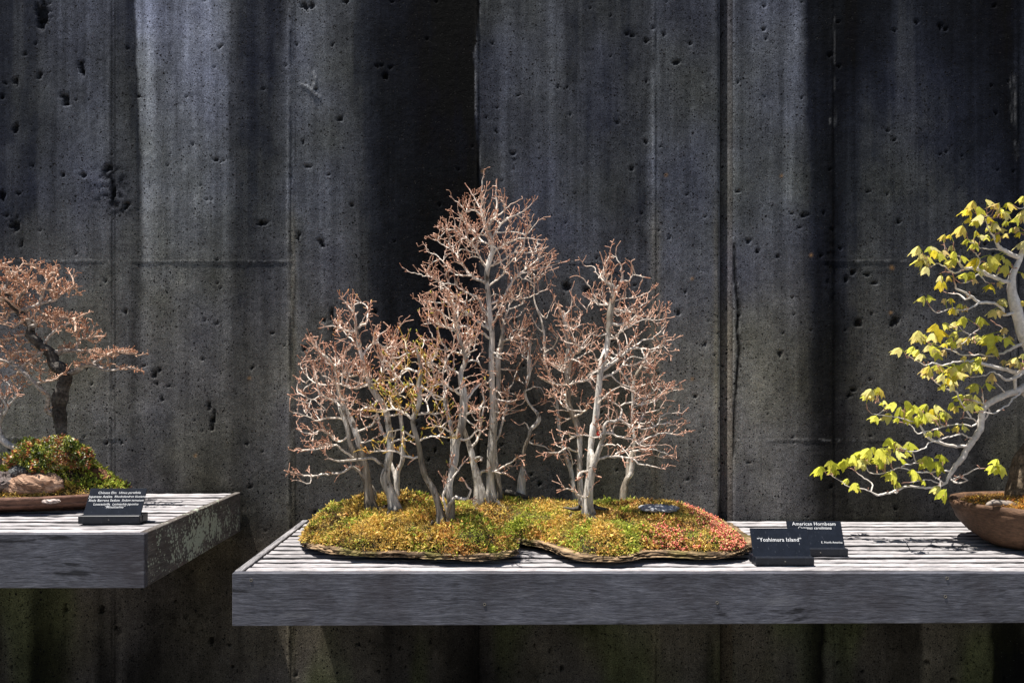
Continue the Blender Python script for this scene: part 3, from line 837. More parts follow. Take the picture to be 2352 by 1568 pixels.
def tip_dist(sk):
    n = len(sk.p); D = np.zeros(n)
    for k in range(n - 1, -1, -1):
        p = sk.par[k]
        if p >= 0: D[p] = max(D[p], D[k] + np.linalg.norm(sk.p[k] - sk.p[p]))
    return D
def tubes(sk, R, colf, thick=.0042, nb=12, nt=5, flute=.10, seed=0, bud=True):
    """returns two builders: trunk with main limbs, and twigs"""
    r = np.random.default_rng(seed)
    n = len(sk.p); ch = [[] for _ in range(n)]
    for k in range(n):
        if sk.par[k] >= 0: ch[sk.par[k]].append(k)
    A = MB(); B = MB(); TD = tip_dist(sk)
    starts = [(k, -1) for k in range(n) if sk.par[k] < 0]
    while starts:
        k, pre = starts.pop()
        chain = [] if pre < 0 else [pre]
        cur = k
        while True:
            chain.append(cur)
            c = ch[cur]
            if not c: break
            best = max(c, key=lambda j: (sk.main[j], R[j], -j))
            for j in c:
                if j != best: starts.append((j, cur))
            cur = best
        pts = np.array([sk.p[j] for j in chain]); rr = np.array([R[j] for j in chain])
        if pre >= 0: rr[0] = min(rr[0], rr[1] * 1.35 if len(rr) > 1 else rr[0])
        m = len(pts)
        if m < 2: continue
        big = rr[min(1, m - 1)] > thick
        ns = nb if rr.max() > .008 else (8 if big else nt)
        T = np.gradient(pts, axis=0); T /= (np.linalg.norm(T, axis=1)[:, None] + 1e-9)
        ref = np.array([0, 1, 0.0]) if abs(T[0, 1]) < .8 else np.array([1, 0, 0.0])
        U = np.zeros_like(pts); u = np.cross(T[0], ref); u /= np.linalg.norm(u)
        for i in range(m):
            u = u - T[i] * u.dot(T[i]); u /= (np.linalg.norm(u) + 1e-9); U[i] = u
        Vv = np.cross(T, U)
        ang = np.arange(ns) / ns * 2 * np.pi
        rad = rr[:, None] * np.ones(ns)
        if big:
            ph = r.uniform(0, 50)
            L = np.concatenate([[0], np.cumsum(np.linalg.norm(np.diff(pts, axis=0), axis=1))])
            aa, LL = np.meshgrid(ang, L)
            nf = fbm(aa * 1.4 + ph, LL * 9 + ph, 3, 1) + fbm((2 * np.pi - aa) * 1.4 + ph, LL * 9 + ph + 9, 3, 1) - 1
            lump = fbm(LL * 30 + ph, LL * 0 + ph, 2, 2) - .5
            rad = rad * (1 + flute * 3.2 * nf + flute * 1.6 * lump)
        else:
            if bud and not ch[chain[-1]] and m > 1:
                rad[-1] *= 1.55; 
        ring = pts[:, None] + rad[..., None] * (np.cos(ang)[None, :, None] * U[:, None] + np.sin(ang)[None, :, None] * Vv[:, None])
        V = ring.reshape(-1, 3)
        tipv = pts[-1] + T[-1] * rr[-1] * 2.2
        V = np.concatenate([V, [tipv]])
        i = np.arange(m - 1)[:, None] * ns; j = np.arange(ns)[None]; j2 = (j + 1) % ns
        q = np.stack([i + j, i + j2, i + ns + j2, i + ns + j], -1).reshape(-1, 4)
        e = (m - 1) * ns
        tri = np.stack([e + np.arange(ns), e + (np.arange(ns) + 1) % ns, np.full(ns, m * ns)], -1)
        Cc = colf(pts, rr, r, TD[chain])
        Cv = np.concatenate([np.repeat(Cc, ns, axis=0), Cc[-1:]])
        mb = A if big else B
        mb.V.append(V); mb.F.append(q + mb.n); mb.F.append(tri + mb.n); mb.C.append(Cv); mb.n += len(V)
    return A, B

def ellipse_att(ells, Y, dY, dens=.012, seed=0, px_scale=1.0):
    """crown clouds: (cx, cy, rx, ry[, dy offset in depth]) in photo pixels at distance Y"""
    r = np.random.default_rng(seed)
    out = []
    for e in ells:
        cx, cy, rx, ry = e[:4]; oy = e[4] if len(e) > 4 else 0; k = e[5] if len(e) > 5 else 1
        n = int(math.pi * rx * ry * dens * k)
        v = r.normal(size=(n, 3)); v /= np.linalg.norm(v, axis=1)[:, None]; v *= r.random(n)[:, None] ** (1 / 2.3)
        for q in v:
            YY = Y + oy + q[2] * dY
            YY = min(YY, YW - .03)
            # the cloud stands at Y: place it there, then move in depth
            b = P(cx + q[0] * rx, cy + q[1] * ry, Y + oy)
            out.append((b[0], YY, b[2]))
    return np.array(out)

def col_hornbeam(yel=0.0):
    def f(pts, rr, r, td):
        g = np.array([.235, .195, .15]); w = np.array([.68, .635, .575]); red = np.array([.38, .155, .09]); tan = np.array([.70, .47, .34]); ye = np.array([.40, .25, .05])
        n = fbm(pts[:, 0] * 25 + 3, pts[:, 2] * 9, 3)[:, None]
        n = sstep(.25, .75, n); base = g * (1 - n) + w * n
        thin = sstep(.006, .003, rr)[:, None]; base = base * (1 - thin) + np.array([.76, .67, .58]) * thin
        t = (sstep(.085, .012, td) * sstep(.0042, .0024, rr))[:, None]
        k = r.random() ** .7
        tw = red * (1 - .62 * k) + tan * .62 * k
        if yel > 0 and r.random() < yel: tw = ye * r.uniform(.8, 1.3)
        c = base * (1 - t) + tw * t
        # last bit is the reddest: young wood and buds
        return np.clip(c * r.uniform(.85, 1.2), 0, 1)
    return f

def bark_foot(V, C, z0, h=.022):
    """dark collar round the foot of a trunk, fading upwards"""
    k = np.exp(-np.clip(V[:, 2] - z0, 0, 1) / h)[:, None] * .72
    return C * (1 - k) + np.array([.045, .035, .025]) * k

def R2(l): return [(627.2 + u * .4375, 637 + v * .4375, w * .4375) for u, v, w in l]
def R3(l): return [(882 + u * .3251, 372.4 + v * .3251, w * .3251) for u, v, w in l]
def R4(l): return [(1078 + u * .3437, 784 + v * .3437, w * .3437) for u, v, w in l]
def RT(l): return [(1215.2 + u * .1626, 960.4 + v * .1626, w * .1626) for u, v, w in l]
def R5(l): return [(1813 + u * .2937, 421.4 + v * .2937, w * .2937) for u, v, w in l]
def R6(l): return [(1813 + u * .3125, 833 + v * .3125, w * .3125) for u, v, w in l]
def R1(l): return [(u * .525, 548.8 + v * .525, w * .525) for u, v, w in l]

TREES = []
def tree(name, label, cat, group, Y, traces, ells, dY=.13, dens=.012, yel=0.0, seed=0, spur=.10, kill=.022, tip=.00112, fan=.25, fanL=(.034, .086), fup=.58, dk=.37, fzig=.22, fside=.42, fout=.5, fflat=1.0, wid=.80, colf=None, mats=('bark', 'twig'), zbase=None, jit=.13, up=.11, flute=.115, step=.0115, keep=None, foot=True, bounds=None, trunk_step=.011):
    """traces: list of (points, depth end offset, is_trunk, depth start offset)"""
    sk = Skel()
    for i, tr in enumerate(traces):
        pts, dy = [(a_, b_, c_ * wid * ((1.45, 1.10)[j_] if (i == 0 and j_ < 2) else 1)) for j_, (a_, b_, c_) in enumerate(tr[0])], tr[1]
        main = tr[2] if len(tr) > 2 else False
        dy0 = tr[3] if len(tr) > 3 else 0.0
        free = tr[4] if len(tr) > 4 else (i == 0)
        sk.trace(pts, Y + dy0, min(Y + dy, YW - .04), 0, attach=not free, main=main, zig=0 if main else .0012, seed=seed * 31 + i, step=trunk_step)
    n_tr = len(sk.p)
    att = ellipse_att(ells, Y, dY, dens * dk, seed)
    cen = None
    if len(att):
        cen = att.mean(0).copy(); cen[2] -= .6 * (att[:, 2].max() - att[:, 2].min()) * .5
        cen[0] = cen[0] * .5 + sk.p[0][0] * .5
        grow(sk, att, seed=seed, kill=kill, jit=jit, up=up, step=step, centre=cen, out=.45)
    fans(sk, ells, Y, seed + 77, prob=fan, L=fanL, up=fup, centre=cen, zig=fzig, side=fside, outw=fout, flat=fflat)
    spurs(sk, spur, seed=seed + 5, seg=1)
    R = radii(sk, tip)
    A, B = tubes(sk, R, colf or col_hornbeam(yel), seed=seed, flute=flute)
    p0 = sk.p[0]
    if foot:
        for mb in (A,):
            mb.C = [bark_foot(v, c, p0[2] + .018) for v, c in zip(mb.V, mb.C)]
    rt = empty(name, tuple(p0), label, cat, group)
    A.build('trunk', M[mats[0]], rt, smooth=True)
    if B.n: B.build('twigs', M[mats[1]], rt, smooth=False)
    TREES.append((rt, sk, R))
    return rt, sk, R

# ------------------------------------------------------------------ moss islands
def smooth_closed(pts, n=260):
    pts = np.array(pts, float)
    P_ = np.concatenate([pts[-1:], pts, pts[:2]])
    out = []
    for i in range(1, len(P_) - 2):
        a, b, c, d = P_[i - 1], P_[i], P_[i + 1], P_[i + 2]
        t = np.linspace(0, 1, 24, endpoint=False)[:, None]
        out.append(0.5 * ((2 * b) + (-a + c) * t + (2 * a - 5 * b + 4 * c - d) * t ** 2 + (-a + 3 * b - 3 * c + d) * t ** 3))
    C = np.concatenate(out)
    L = np.concatenate([[0], np.cumsum(np.linalg.norm(np.diff(np.concatenate([C, C[:1]]), axis=0), axis=1))])
    s = np.linspace(0, L[-1], n, endpoint=False)
    Cc = np.concatenate([C, C[:1]])
    return np.stack([np.interp(s, L, Cc[:, k]) for k in range(2)], -1)

def poly_sd(poly, X, Y):
    """signed distance to a closed outline, positive inside"""
    x = X.ravel(); y = Y.ravel()
    d = np.full(x.shape, 1e9); ins = np.zeros(x.shape, bool)
    n = len(poly)
    for i in range(n):
        ax, ay = poly[i]; bx, by = poly[(i + 1) % n]
        L2 = (bx - ax) ** 2 + (by - ay) ** 2 + 1e-12
        t = np.clip(((x - ax) * (bx - ax) + (y - ay) * (by - ay)) / L2, 0, 1)
        d = np.minimum(d, (x - ax - t * (bx - ax)) ** 2 + (y - ay - t * (by - ay)) ** 2)
        c = (ay > y) != (by > y)
        with np.errstate(divide='ignore', invalid='ignore'):
            xi = (bx - ax) * (y - ay) / (by - ay + 1e-15) + ax
        ins ^= c & (x < xi)
    return (np.where(ins, 1, -1) * np.sqrt(d)).reshape(X.shape)

def offset_poly(poly, d):
    T = np.roll(poly, -1, 0) - np.roll(poly, 1, 0)
    T /= np.linalg.norm(T, axis=1)[:, None] + 1e-9
    area = np.sum(poly[:, 0] * np.roll(poly[:, 1], -1) - np.roll(poly[:, 0], -1) * poly[:, 1])
    N = np.stack([T[:, 1], -T[:, 0]], -1) * (1 if area > 0 else -1)
    d = np.asarray(d)
    return poly + N * (d[:, None] if d.ndim else d)

def slab(name, label, poly, z0, thick, seed, lift=0.012):
    n = len(poly)
    a = np.arange(n) / n * 2 * np.pi
    layers = [(0.0, -.075), (lift * .7, -.045), (lift, -.012), (lift + thick * .14, -.001), (lift + thick * .26, .0025), (lift + thick * .36, -.003), (lift + thick * .48, .002), (lift + thick * .60, -.0015), (lift + thick * .74, .0015), (lift + thick * .86, -.002), (lift + thick * .96, -.008), (lift + thick, -.018)]
    V = []; C = []
    cx, cy = np.cos(a) * 3, np.sin(a) * 3
    for k, (z, off) in enumerate(layers):
        nz = (fbm(cx * 7 + k * 3.1, cy * 7 + seed, 4) - .5) * .020 + (fbm(cx * 1.5 + seed, cy * 1.5 + k * .4, 2, 1) - .5) * .010
        if k == 0: nz = nz * 0
        q = offset_poly(poly, off + nz)
        zz_ = z0 + z + (fbm(cx * 2 + seed, cy * 2 + k * .15, 3, 2) - .5) * .008 * (k > 1)
        V.append(np.stack([q[:, 0], q[:, 1], zz_ + 0 * a], -1))
        tone = fbm(cx * 5 + k * 2.3, cy * 5 + seed, 3, 3)[:, None]
        tone = sstep(.3, .7, tone); pale = np.array([.33, .225, .13]); dark = np.array([.045, .028, .016]); ms = np.array([.16, .15, .03])
        c = dark * (1 - tone) + pale * tone
        c = np.where(tone > .62, c * 1.2, c)
        g = sstep(.58, .72, fbm(cx * 1.3 + 7, cy * 1.3 + seed, 3, 1))[:, None] * .55
        C.append((c * (1 - g) + ms * g) * (0.55 if k in (5, 9) else 1))
    m = len(layers)
    V = np.concatenate(V); C = np.concatenate(C)
    i = np.arange(m - 1)[:, None] * n; j = np.arange(n)[None]; j2 = (j + 1) % n
    area = np.sum(poly[:, 0] * np.roll(poly[:, 1], -1) - np.roll(poly[:, 0], -1) * poly[:, 1])
    q = np.stack([i + j, i + j2, i + n + j2, i + n + j], -1).reshape(-1, 4)
    top = np.arange(n)[None] + (m - 1) * n; bot = np.arange(n)[::-1][None]
    if area < 0: q = q[:, ::-1]; top, bot = top[:, ::-1], bot[:, ::-1]
    c0 = poly.mean(0)
    o = mesh_obj(name, V, [q, top, bot], M['slab'], None, C, origin=(c0[0], c0[1], z0))
    return tag(o, label, 'slab', 'stone slabs under the moss')

def tuft_cloud(mb, pts, nrm, size, colfn, rr, leaflets=5, wid=.36, curl=.5):
    """many small fronds: each a bent diamond of two quads"""
    n = len(pts)
    for k in range(leaflets):
        d = nrm * 0.45 + rr.normal(size=(n, 3)) * .75
        d /= np.linalg.norm(d, axis=1)[:, None]
        s = np.cross(d, rr.normal(size=(n, 3))); s /= np.linalg.norm(s, axis=1)[:, None] + 1e-9
        pv = fbm(pts[:, 0] * 22 + 2, (pts[:, 1] + pts[:, 2]) * 22, 2, 3)
        L = (size * rr.uniform(.55, 1.35, n) * (.62 + .85 * sstep(.3, .75, pv)))[:, None]
        w = L * wid * rr.uniform(.6, 1.2, n)[:, None]
        up = np.cross(s, d)
        b = pts + rr.normal(size=(n, 3)) * .0022
        m_ = b + d * L * .55 + up * L * .10
        t = b + d * L + up * L * (-.18 * curl)
        V = np.stack([b, m_ - s * w * .5, t, m_ + s * w * .5, m_ + up * w * .12], 1)      # base, left, tip, right, rib
        c = colfn(pts, n)
        f = np.array([[0, 4, 1], [1, 4, 2], [0, 3, 4], [4, 3, 2]])
        Fc = (np.arange(n)[:, None, None] * 5 + f[None]).reshape(-1, 3)
        C = np.repeat(c[:, None], 5, 1) * np.array([.65, 1, 1.15, 1, .92])[None, :, None]
        mb.V.append(V.reshape(-1, 3)); mb.F.append(Fc + mb.n); mb.C.append(C.reshape(-1, 3)); mb.n += n * 5

class Mound:
    def __init__(s, poly, z0, hfun):
        s.poly = poly; s.z0 = z0; s.hfun = hfun
        s.x0, s.y0 = poly.min(0) - .02; s.x1, s.y1 = poly.max(0) + .02
        s.res = .005
        s.xs = np.arange(s.x0, s.x1, s.res); s.ys = np.arange(s.y0, s.y1, s.res)
        X, Y = np.meshgrid(s.xs, s.ys)
        s.sd = poly_sd(poly, X, Y); s.H = hfun(X, Y, s.sd)
        s.gy, s.gx = np.gradient(s.H, s.res)
    def at(s, A, x, y):
        fx = np.clip((x - s.xs[0]) / s.res, 0, len(s.xs) - 2.001); fy = np.clip((y - s.ys[0]) / s.res, 0, len(s.ys) - 2.001)
        i = fx.astype(int); j = fy.astype(int); fx = fx - i; fy = fy - j
        return (A[j, i] * (1 - fx) + A[j, i + 1] * fx) * (1 - fy) + (A[j + 1, i] * (1 - fx) + A[j + 1, i + 1] * fx) * fy
    def z(s, x, y): return s.z0 + s.at(s.H, np.atleast_1d(np.array(x, float)), np.atleast_1d(np.array(y, float)))
    def soil(s):
        X, Y = np.meshgrid(s.xs, s.ys)
        Z = np.where(s.sd > 0, s.z0 + s.H - .003, s.z0 - .004)
        k = 2
        Xc, Yc, Zc, Sc = X[::k, ::k], Y[::k, ::k], Z[::k, ::k], s.sd[::k, ::k]
        idx = np.arange(Xc.size).reshape(Xc.shape)
        q = np.stack([idx[:-1, :-1], idx[:-1, 1:], idx[1:, 1:], idx[1:, :-1]], -1).reshape(-1, 4)
        ok = (Sc.ravel()[q] > -.004).all(1); q = q[ok]
        u, inv = np.unique(q, return_inverse=True)
        V = np.stack([Xc, Yc, Zc], -1).reshape(-1, 3)[u]
        return V, inv.reshape(q.shape)
    def scatter(s, n, rr, mask=None, edge=.001):
        p = []
        tot = 0
        while tot < n:
            x = rr.uniform(s.x0, s.x1, n * 2); y = rr.uniform(s.y0, s.y1, n * 2)
            sd = s.at(s.sd, x, y); gx = s.at(s.gx, x, y); gy = s.at(s.gy, x, y)
            area = np.sqrt(1 + gx ** 2 + gy ** 2)
            ok = (sd > edge) & (rr.random(len(x)) < np.minimum(area, 5) / 5)
            if mask is not None: ok &= rr.random(len(x)) < mask(x, y)
            x, y = x[ok], y[ok]; gx, gy = gx[ok], gy[ok]
            z = s.z0 + s.at(s.H, x, y)
            N = np.stack([-gx, -gy, np.ones_like(gx)], -1); N /= np.linalg.norm(N, axis=1)[:, None]
            p.append(np.concatenate([np.stack([x, y, z], -1), N], 1)); tot += len(x)
        p = np.concatenate(p)[:n]
        return p[:, :3], p[:, 3:]

def plan(l):  # (photo x, distance) -> plan point
    return [(PX(a, Y), Y) for a, Y in l]

poly1 = smooth_closed(plan([(690, 2.25), (706, 2.16), (745, 2.105), (800, 2.07), (860, 2.05), (930, 2.035), (1000, 2.02), (1070, 2.005), (1140, 2.015), (1180, 2.05), (1188, 2.11), (1160, 2.19), (1140, 2.29), (1108, 2.37), (1085, 2.46), (1050, 2.56), (1000, 2.61), (900, 2.60), (800, 2.56), (735, 2.47), (702, 2.36)]), 300)
poly2 = smooth_closed(plan([(1128, 2.325), (1176, 2.25), (1243, 2.17), (1276, 2.095), (1326, 2.01), (1393, 1.985), (1443, 1.995), (1476, 2.03), (1530, 2.045), (1609, 2.025), (1660, 2.035), (1700, 2.075), (1733, 2.15), (1735, 2.22), (1712, 2.32), (1690, 2.44), (1660, 2.54), (1590, 2.61), (1480, 2.64), (1340, 2.64), (1230, 2.64), (1110, 2.645), (1000, 2.62), (985, 2.53), (1030, 2.43), (1085, 2.36)]), 340)
TH = .020; LIFT = .013
zt = ZR + LIFT + TH - .006
slab('rock_slab', 'flat brown stone slab edge under the left moss island with olive golden moss', poly1, ZR, TH, 3, LIFT)
slab('rock_slab', 'wavy brown stone slab under the right moss island, its bare tip reaching to the black plaques', poly2, ZR, TH, 8, LIFT)

def h1(X, Y, sd):
    d = np.clip(sd, 0, 1)
    base = .050 * (1 - np.exp(-d / .016)) + .050 * (1 - np.exp(-d / .085))
    base = base * (0.74 + .52 * fbm(X * 9 + 3, Y * 9, 3)) + (.020 * (fbm(X * 30, Y * 30, 3, 1) - .5) + .016 * (fbm(X * 85, Y * 85, 2, 2) - .5)) * sstep(0, .02, d)
    k = sstep(PX(1090, 2.2), PX(1170, 2.1), X)      # falls away to the right tip
    return np.clip(base * (1 - .35 * k), 0, .12)
def h2(X, Y, sd):
    d = np.clip(sd, 0, 1)
    base = .036 * (1 - np.exp(-d / .018)) + .050 * (1 - np.exp(-d / .10))
    base = base * (0.72 + .54 * fbm(X * 9 + 9, Y * 9, 3)) + (.020 * (fbm(X * 30, Y * 30, 3, 1) - .5) + .016 * (fbm(X * 85, Y * 85, 2, 2) - .5)) * sstep(0, .02, d)
    k = sstep(.62, .86, X)
    return np.clip(base * (1 - .40 * k), 0, .12)
inner1 = offset_poly(poly1, -.013 + .010 * np.sin(np.arange(len(poly1)) * .17))
inner2 = offset_poly(poly2, -.017 + .010 * np.sin(np.arange(len(poly2)) * .13))
# the bare tongue of slab to the right stays free of moss
inner2[:, 0] = np.minimum(inner2[:, 0], PX(1700, 2.15) + .10 * np.clip(inner2[:, 1] - 2.15, 0, .2))
m1 = Mound(inner1, zt, h1); m2 = Mound(inner2, zt, h2)

PAL = {
  'gold': [(.44, .32, .075), (.50, .37, .11), (.38, .28, .055), (.47, .30, .09)],
  'rust': [(.42, .22, .06), (.34, .15, .04), (.48, .30, .11), (.44, .25, .08)],
  'green': [(.24, .28, .035), (.32, .36, .05), (.17, .21, .03), (.38, .38, .07)],
  'lime': [(.36, .40, .06), (.30, .38, .05), (.44, .42, .09), (.24, .33, .04)],
  'coral': [(.52, .20, .13), (.46, .13, .10), (.50, .30, .16), (.36, .10, .07), (.30, .30, .07)],
  'brown': [(.13, .085, .03), (.18, .12, .045), (.09, .06, .02), (.20, .10, .03)],
}
PAL = {k: np.array(v) * (1.0 if k == 'brown' else 1.65) for k, v in PAL.items()}
def palette(names, W, rr):
    """W (n, len(names)) weights"""
    n = len(W); W = np.clip(W, 1e-4, None) ** 3.0; W = W / W.sum(1)[:, None]
    c = np.cumsum(W, 1); u = rr.random(n)[:, None]; k = np.minimum((u > c).sum(1), len(names) - 1)
    out = np.zeros((n, 3))
    for i, nm in enumerate(names):
        m = k == i; out[m] = PAL[nm][rr.integers(0, len(PAL[nm]), m.sum())]
    return out * rr.uniform(.65, 1.3, n)[:, None]
def blob(x, y, cx, cy, r): return np.exp(-((x - cx) ** 2 + (y - cy) ** 2) / r ** 2)

def colA(pts, n, rr=np.random.default_rng(5)):
    x, y, z = pts.T
    f = lambda a, k: sstep(.25, .75, fbm(x * 16 + a, (y + z) * 16 + a, 2, k))
    gold = .35 + 1.15 * f(1, 0); rust = .9 * f(5, 1) * (.45 + .75 * sstep(-.30, -.05, x)) ; green = .80 * f(9, 2)
    green = green + 1.5 * blob(x, y, PX(1085, 2.1), 2.10, .075) + .9 * blob(x, y, PX(715, 2.3), 2.36, .05) + 1.0 * blob(x, y, PX(1060, 2.3), 2.34, .10)
    lime = .3 * f(13, 3) + .9 * sstep(2.42, 2.55, y) + .35 * blob(x, y, PX(1060, 2.3), 2.35, .15)
    br = .22 + .42 * f(21, 1)
    return palette(['gold', 'rust', 'green', 'lime', 'brown'], np.stack([gold, rust, green, lime, br], 1), rr)
def colB(pts, n, rr=np.random.default_rng(6)):
    x, y, z = pts.T
    f = lambda a, k: sstep(.25, .75, fbm(x * 16 + a, (y + z) * 16 + a, 2, k))
    gold = .40 + 1.0 * f(1, 0); rust = .8 * f(5, 1); green = .95 * f(9, 2)
    green = green + 1.3 * blob(x, y, PX(1440, 2.05), 2.09, .05) + 1.2 * blob(x, y, PX(1320, 2.06), 2.06, .045) + 1.1 * blob(x, y, PX(1210, 2.3), 2.30, .07)
    lime = .4 * f(13, 3) + .9 * sstep(2.44, 2.56, y)
    coral = 1.6 * sstep(PX(1590, 2.2) , PX(1660, 2.2), x) * sstep(2.55, 2.42, y) + .5 * blob(x, y, PX(1540, 2.1), 2.08, .06)
    br = .22 + .42 * f(21, 1) + 1.3 * blob(x, y, PX(1165, 2.3), 2.40, .07)
    return palette(['gold', 'rust', 'green', 'lime', 'coral', 'brown'], np.stack([gold, rust, green, lime, coral, br], 1), rr)

def moss_bed(name, label, mound, colfn, n, size, rr, leaflets=5, parent=None, cat=None):
    mb = MB()
    V, q = mound.soil()
    o = mesh_obj(name, V, q, M['soil'], None, None, smooth=True, origin=(float(V[:, 0].mean()), float(V[:, 1].mean()), mound.z0))
    tag(o, label, None, None, 'stuff')
    pts, nr = mound.scatter(n, rr)
    tuft_cloud(mb, pts, nr, size, colfn, rr, leaflets)
    # longer stray sprigs
    pts, nr = mound.scatter(n // 9, rr)
    tuft_cloud(mb, pts + nr * .004, nr, size * 1.5, colfn, rr, 4, .30)
    return o, mb
rrm = np.random.default_rng(77)
o1, mbm = moss_bed('moss_bed', 'olive and golden moss covering the left stone slab', m1, colA, 22000, .0082, rrm)
mbm.build('fronds', M['moss'], o1)['kind'] = 'stuff'
def no_coral(x, y): return 1 - .85 * sstep(PX(1600, 2.2), PX(1655, 2.2), x) * sstep(2.56, 2.44, y)
o2, mbm = moss_bed('moss_bed', 'green and rusty moss covering the right stone slab', m2, colB, 22500, .0082, rrm)
mbm.build('fronds', M['moss'], o2)['kind'] = 'stuff'
# coral sedum: plump beads on the right end of the right island
mb = MB()
def sed_mask(x, y): return sstep(PX(1590, 2.2), PX(1660, 2.2), x) * sstep(2.58, 2.44, y) + .35 * blob(x, y, PX(1540, 2.08), 2.07, .05)
pts, nr = m2.scatter(2600, rrm, sed_mask)
n = len(pts)
def octa(mb, c, r, col):
    n = len(c)
    d = np.array([[1,0,0],[-1,0,0],[0,1,0],[0,-1,0],[0,0,1],[0,0,-1]], float)
    V = c[:, None] + d[None] * r[:, None, :]
    f = np.array([[0,2,4],[2,1,4],[1,3,4],[3,0,4],[2,0,5],[1,2,5],[3,1,5],[0,3,5]])
    mb.V.append(V.reshape(-1, 3)); mb.F.append((np.arange(n)[:, None, None] * 6 + f[None]).reshape(-1, 3) + mb.n)
    mb.C.append(np.repeat(col, 6, 0)); mb.n += n * 6
for k in range(4):
    r = rrm.uniform(.0018, .0036, (n, 1)) * rrm.uniform(.7, 1.3, (n, 3))
    c = pts + nr * rrm.uniform(.002, .011, (n, 1)) + rrm.normal(size=(n, 3)) * .0035
    octa(mb, c, r, PAL['coral'][rrm.integers(0, 5, n)] * rrm.uniform(.75, 1.35, (n, 1)))
o3 = mb.build('sedum_patch', M['moss'], None, smooth=True, origin=tuple(pts.mean(0)))
tag(o3, 'coral pink sedum spilling over the right end of the right moss island', kind='stuff')

# flat grey stone set in the moss
def rock(name, label, c, rad, seed, col=(.30, .30, .31), col2=(.16, .15, .15), cat='stone', mat='rock', n=72, flat=1.0, group=None, rot=0.0, ridg=.22):
    u = np.linspace(0, np.pi, n // 2); v = np.linspace(0, 2 * np.pi, n, endpoint=False)
    U, Vv = np.meshgrid(u, v, indexing='ij')
    d = np.stack([np.sin(U) * np.cos(Vv), np.sin(U) * np.sin(Vv), np.cos(U)], -1)
    f = lambda s, k: fbm(d[..., 0] * s + seed + d[..., 2] * s * .7, d[..., 1] * s + seed - d[..., 2] * s * .6, 4, k)
    r = 1 + ridg * 2 * (f(1.6, 0) - .5) * 2 + ridg * 1.2 * (f(5, 1) - .5) - ridg * .9 * np.abs(f(9, 2) - .5) * 2 + ridg * .5 * (f(22, 3) - .5)
    p = d * r[..., None] * np.array(rad)
    cr, sr = math.cos(rot), math.sin(rot)
    p = np.stack([p[..., 0] * cr - p[..., 1] * sr, p[..., 0] * sr + p[..., 1] * cr, p[..., 2]], -1)
    V = (p + np.array(c)).reshape(-1, 3)
    t = sstep(.35, .65, f(4, 2))[..., None]
    C = (np.array(col) * (1 - t) + np.array(col2) * t) * (.75 + .5 * f(12, 3))[..., None]
    m = len(u)
    i = np.arange(m - 1)[:, None] * n; j = np.arange(n)[None]; j2 = (j + 1) % n
    q = np.stack([i + j, i + n + j, i + n + j2, i + j2], -1).reshape(-1, 4)
    o = mesh_obj(name, V, q, M[mat], None, C.reshape(-1, 3), smooth=False, origin=tuple(c))
    return tag(o, label, cat, group)
yy = 2.27; xx = PX(1513, yy); rock('flat_stone', 'flat blue grey stone lying in the moss of the right island', (xx, yy, float(m2.z(xx, yy)[0]) + .010), (.062, .05, .012), 4.0, (.44, .44, .45), (.24, .24, .25), ridg=.08)
yy = 2.43; xx = PX(1625, yy)

def hit(mounds, px, py, default=2.57):
    """distance at which the sight line to a photo spot meets the moss"""
    for Y in np.arange(1.98, 2.68, .004):
        p = P(px, py, Y)
        for m in mounds:
            if m.x0 < p[0] < m.x1 and m.y0 < p[1] < m.y1 and m.at(m.sd, p[:1], p[1:2])[0] > .004:
                if p[2] <= m.z(p[0], p[1])[0]: return float(Y)
    return default
MM = (m1, m2)
GRP = 'bare hornbeam trees planted on the moss islands'
def forest(label, base, traces, ells, **kw):
    Y = kw.pop('Y', None) or hit(MM, base[0], base[1])
    # set the foot a little into the moss
    for ti, tr in enumerate(traces):
        if ti > 0 and not (len(tr) > 4 and tr[4]): continue
        t0 = tr[0]; a, b, c = t0[0]
        Yt = Y + (tr[3] if len(tr) > 3 else 0)
        q = P(a, b, Yt); zm = None
        for m in MM:
            if m.x0 < q[0] < m.x1 and m.y0 < q[1] < m.y1 and m.at(m.sd, q[:1], q[1:2])[0] > 0:
                z_ = float(m.z(q[0], q[1])[0]); zm = z_ if zm is None else max(zm, z_)
        if zm is None: zm = ZR + .06
        b2 = VY + (EYE - (zm - .010)) * F / Yt
        if b2 > b + 14: t0.insert(0, (a, b2, c * 1.02))
        else: t0[0] = (a, max(b2, b + 4), c * 1.05)
    return tree('bonsai_tree', label, 'bonsai tree', GRP, Y, traces, ells, **kw)

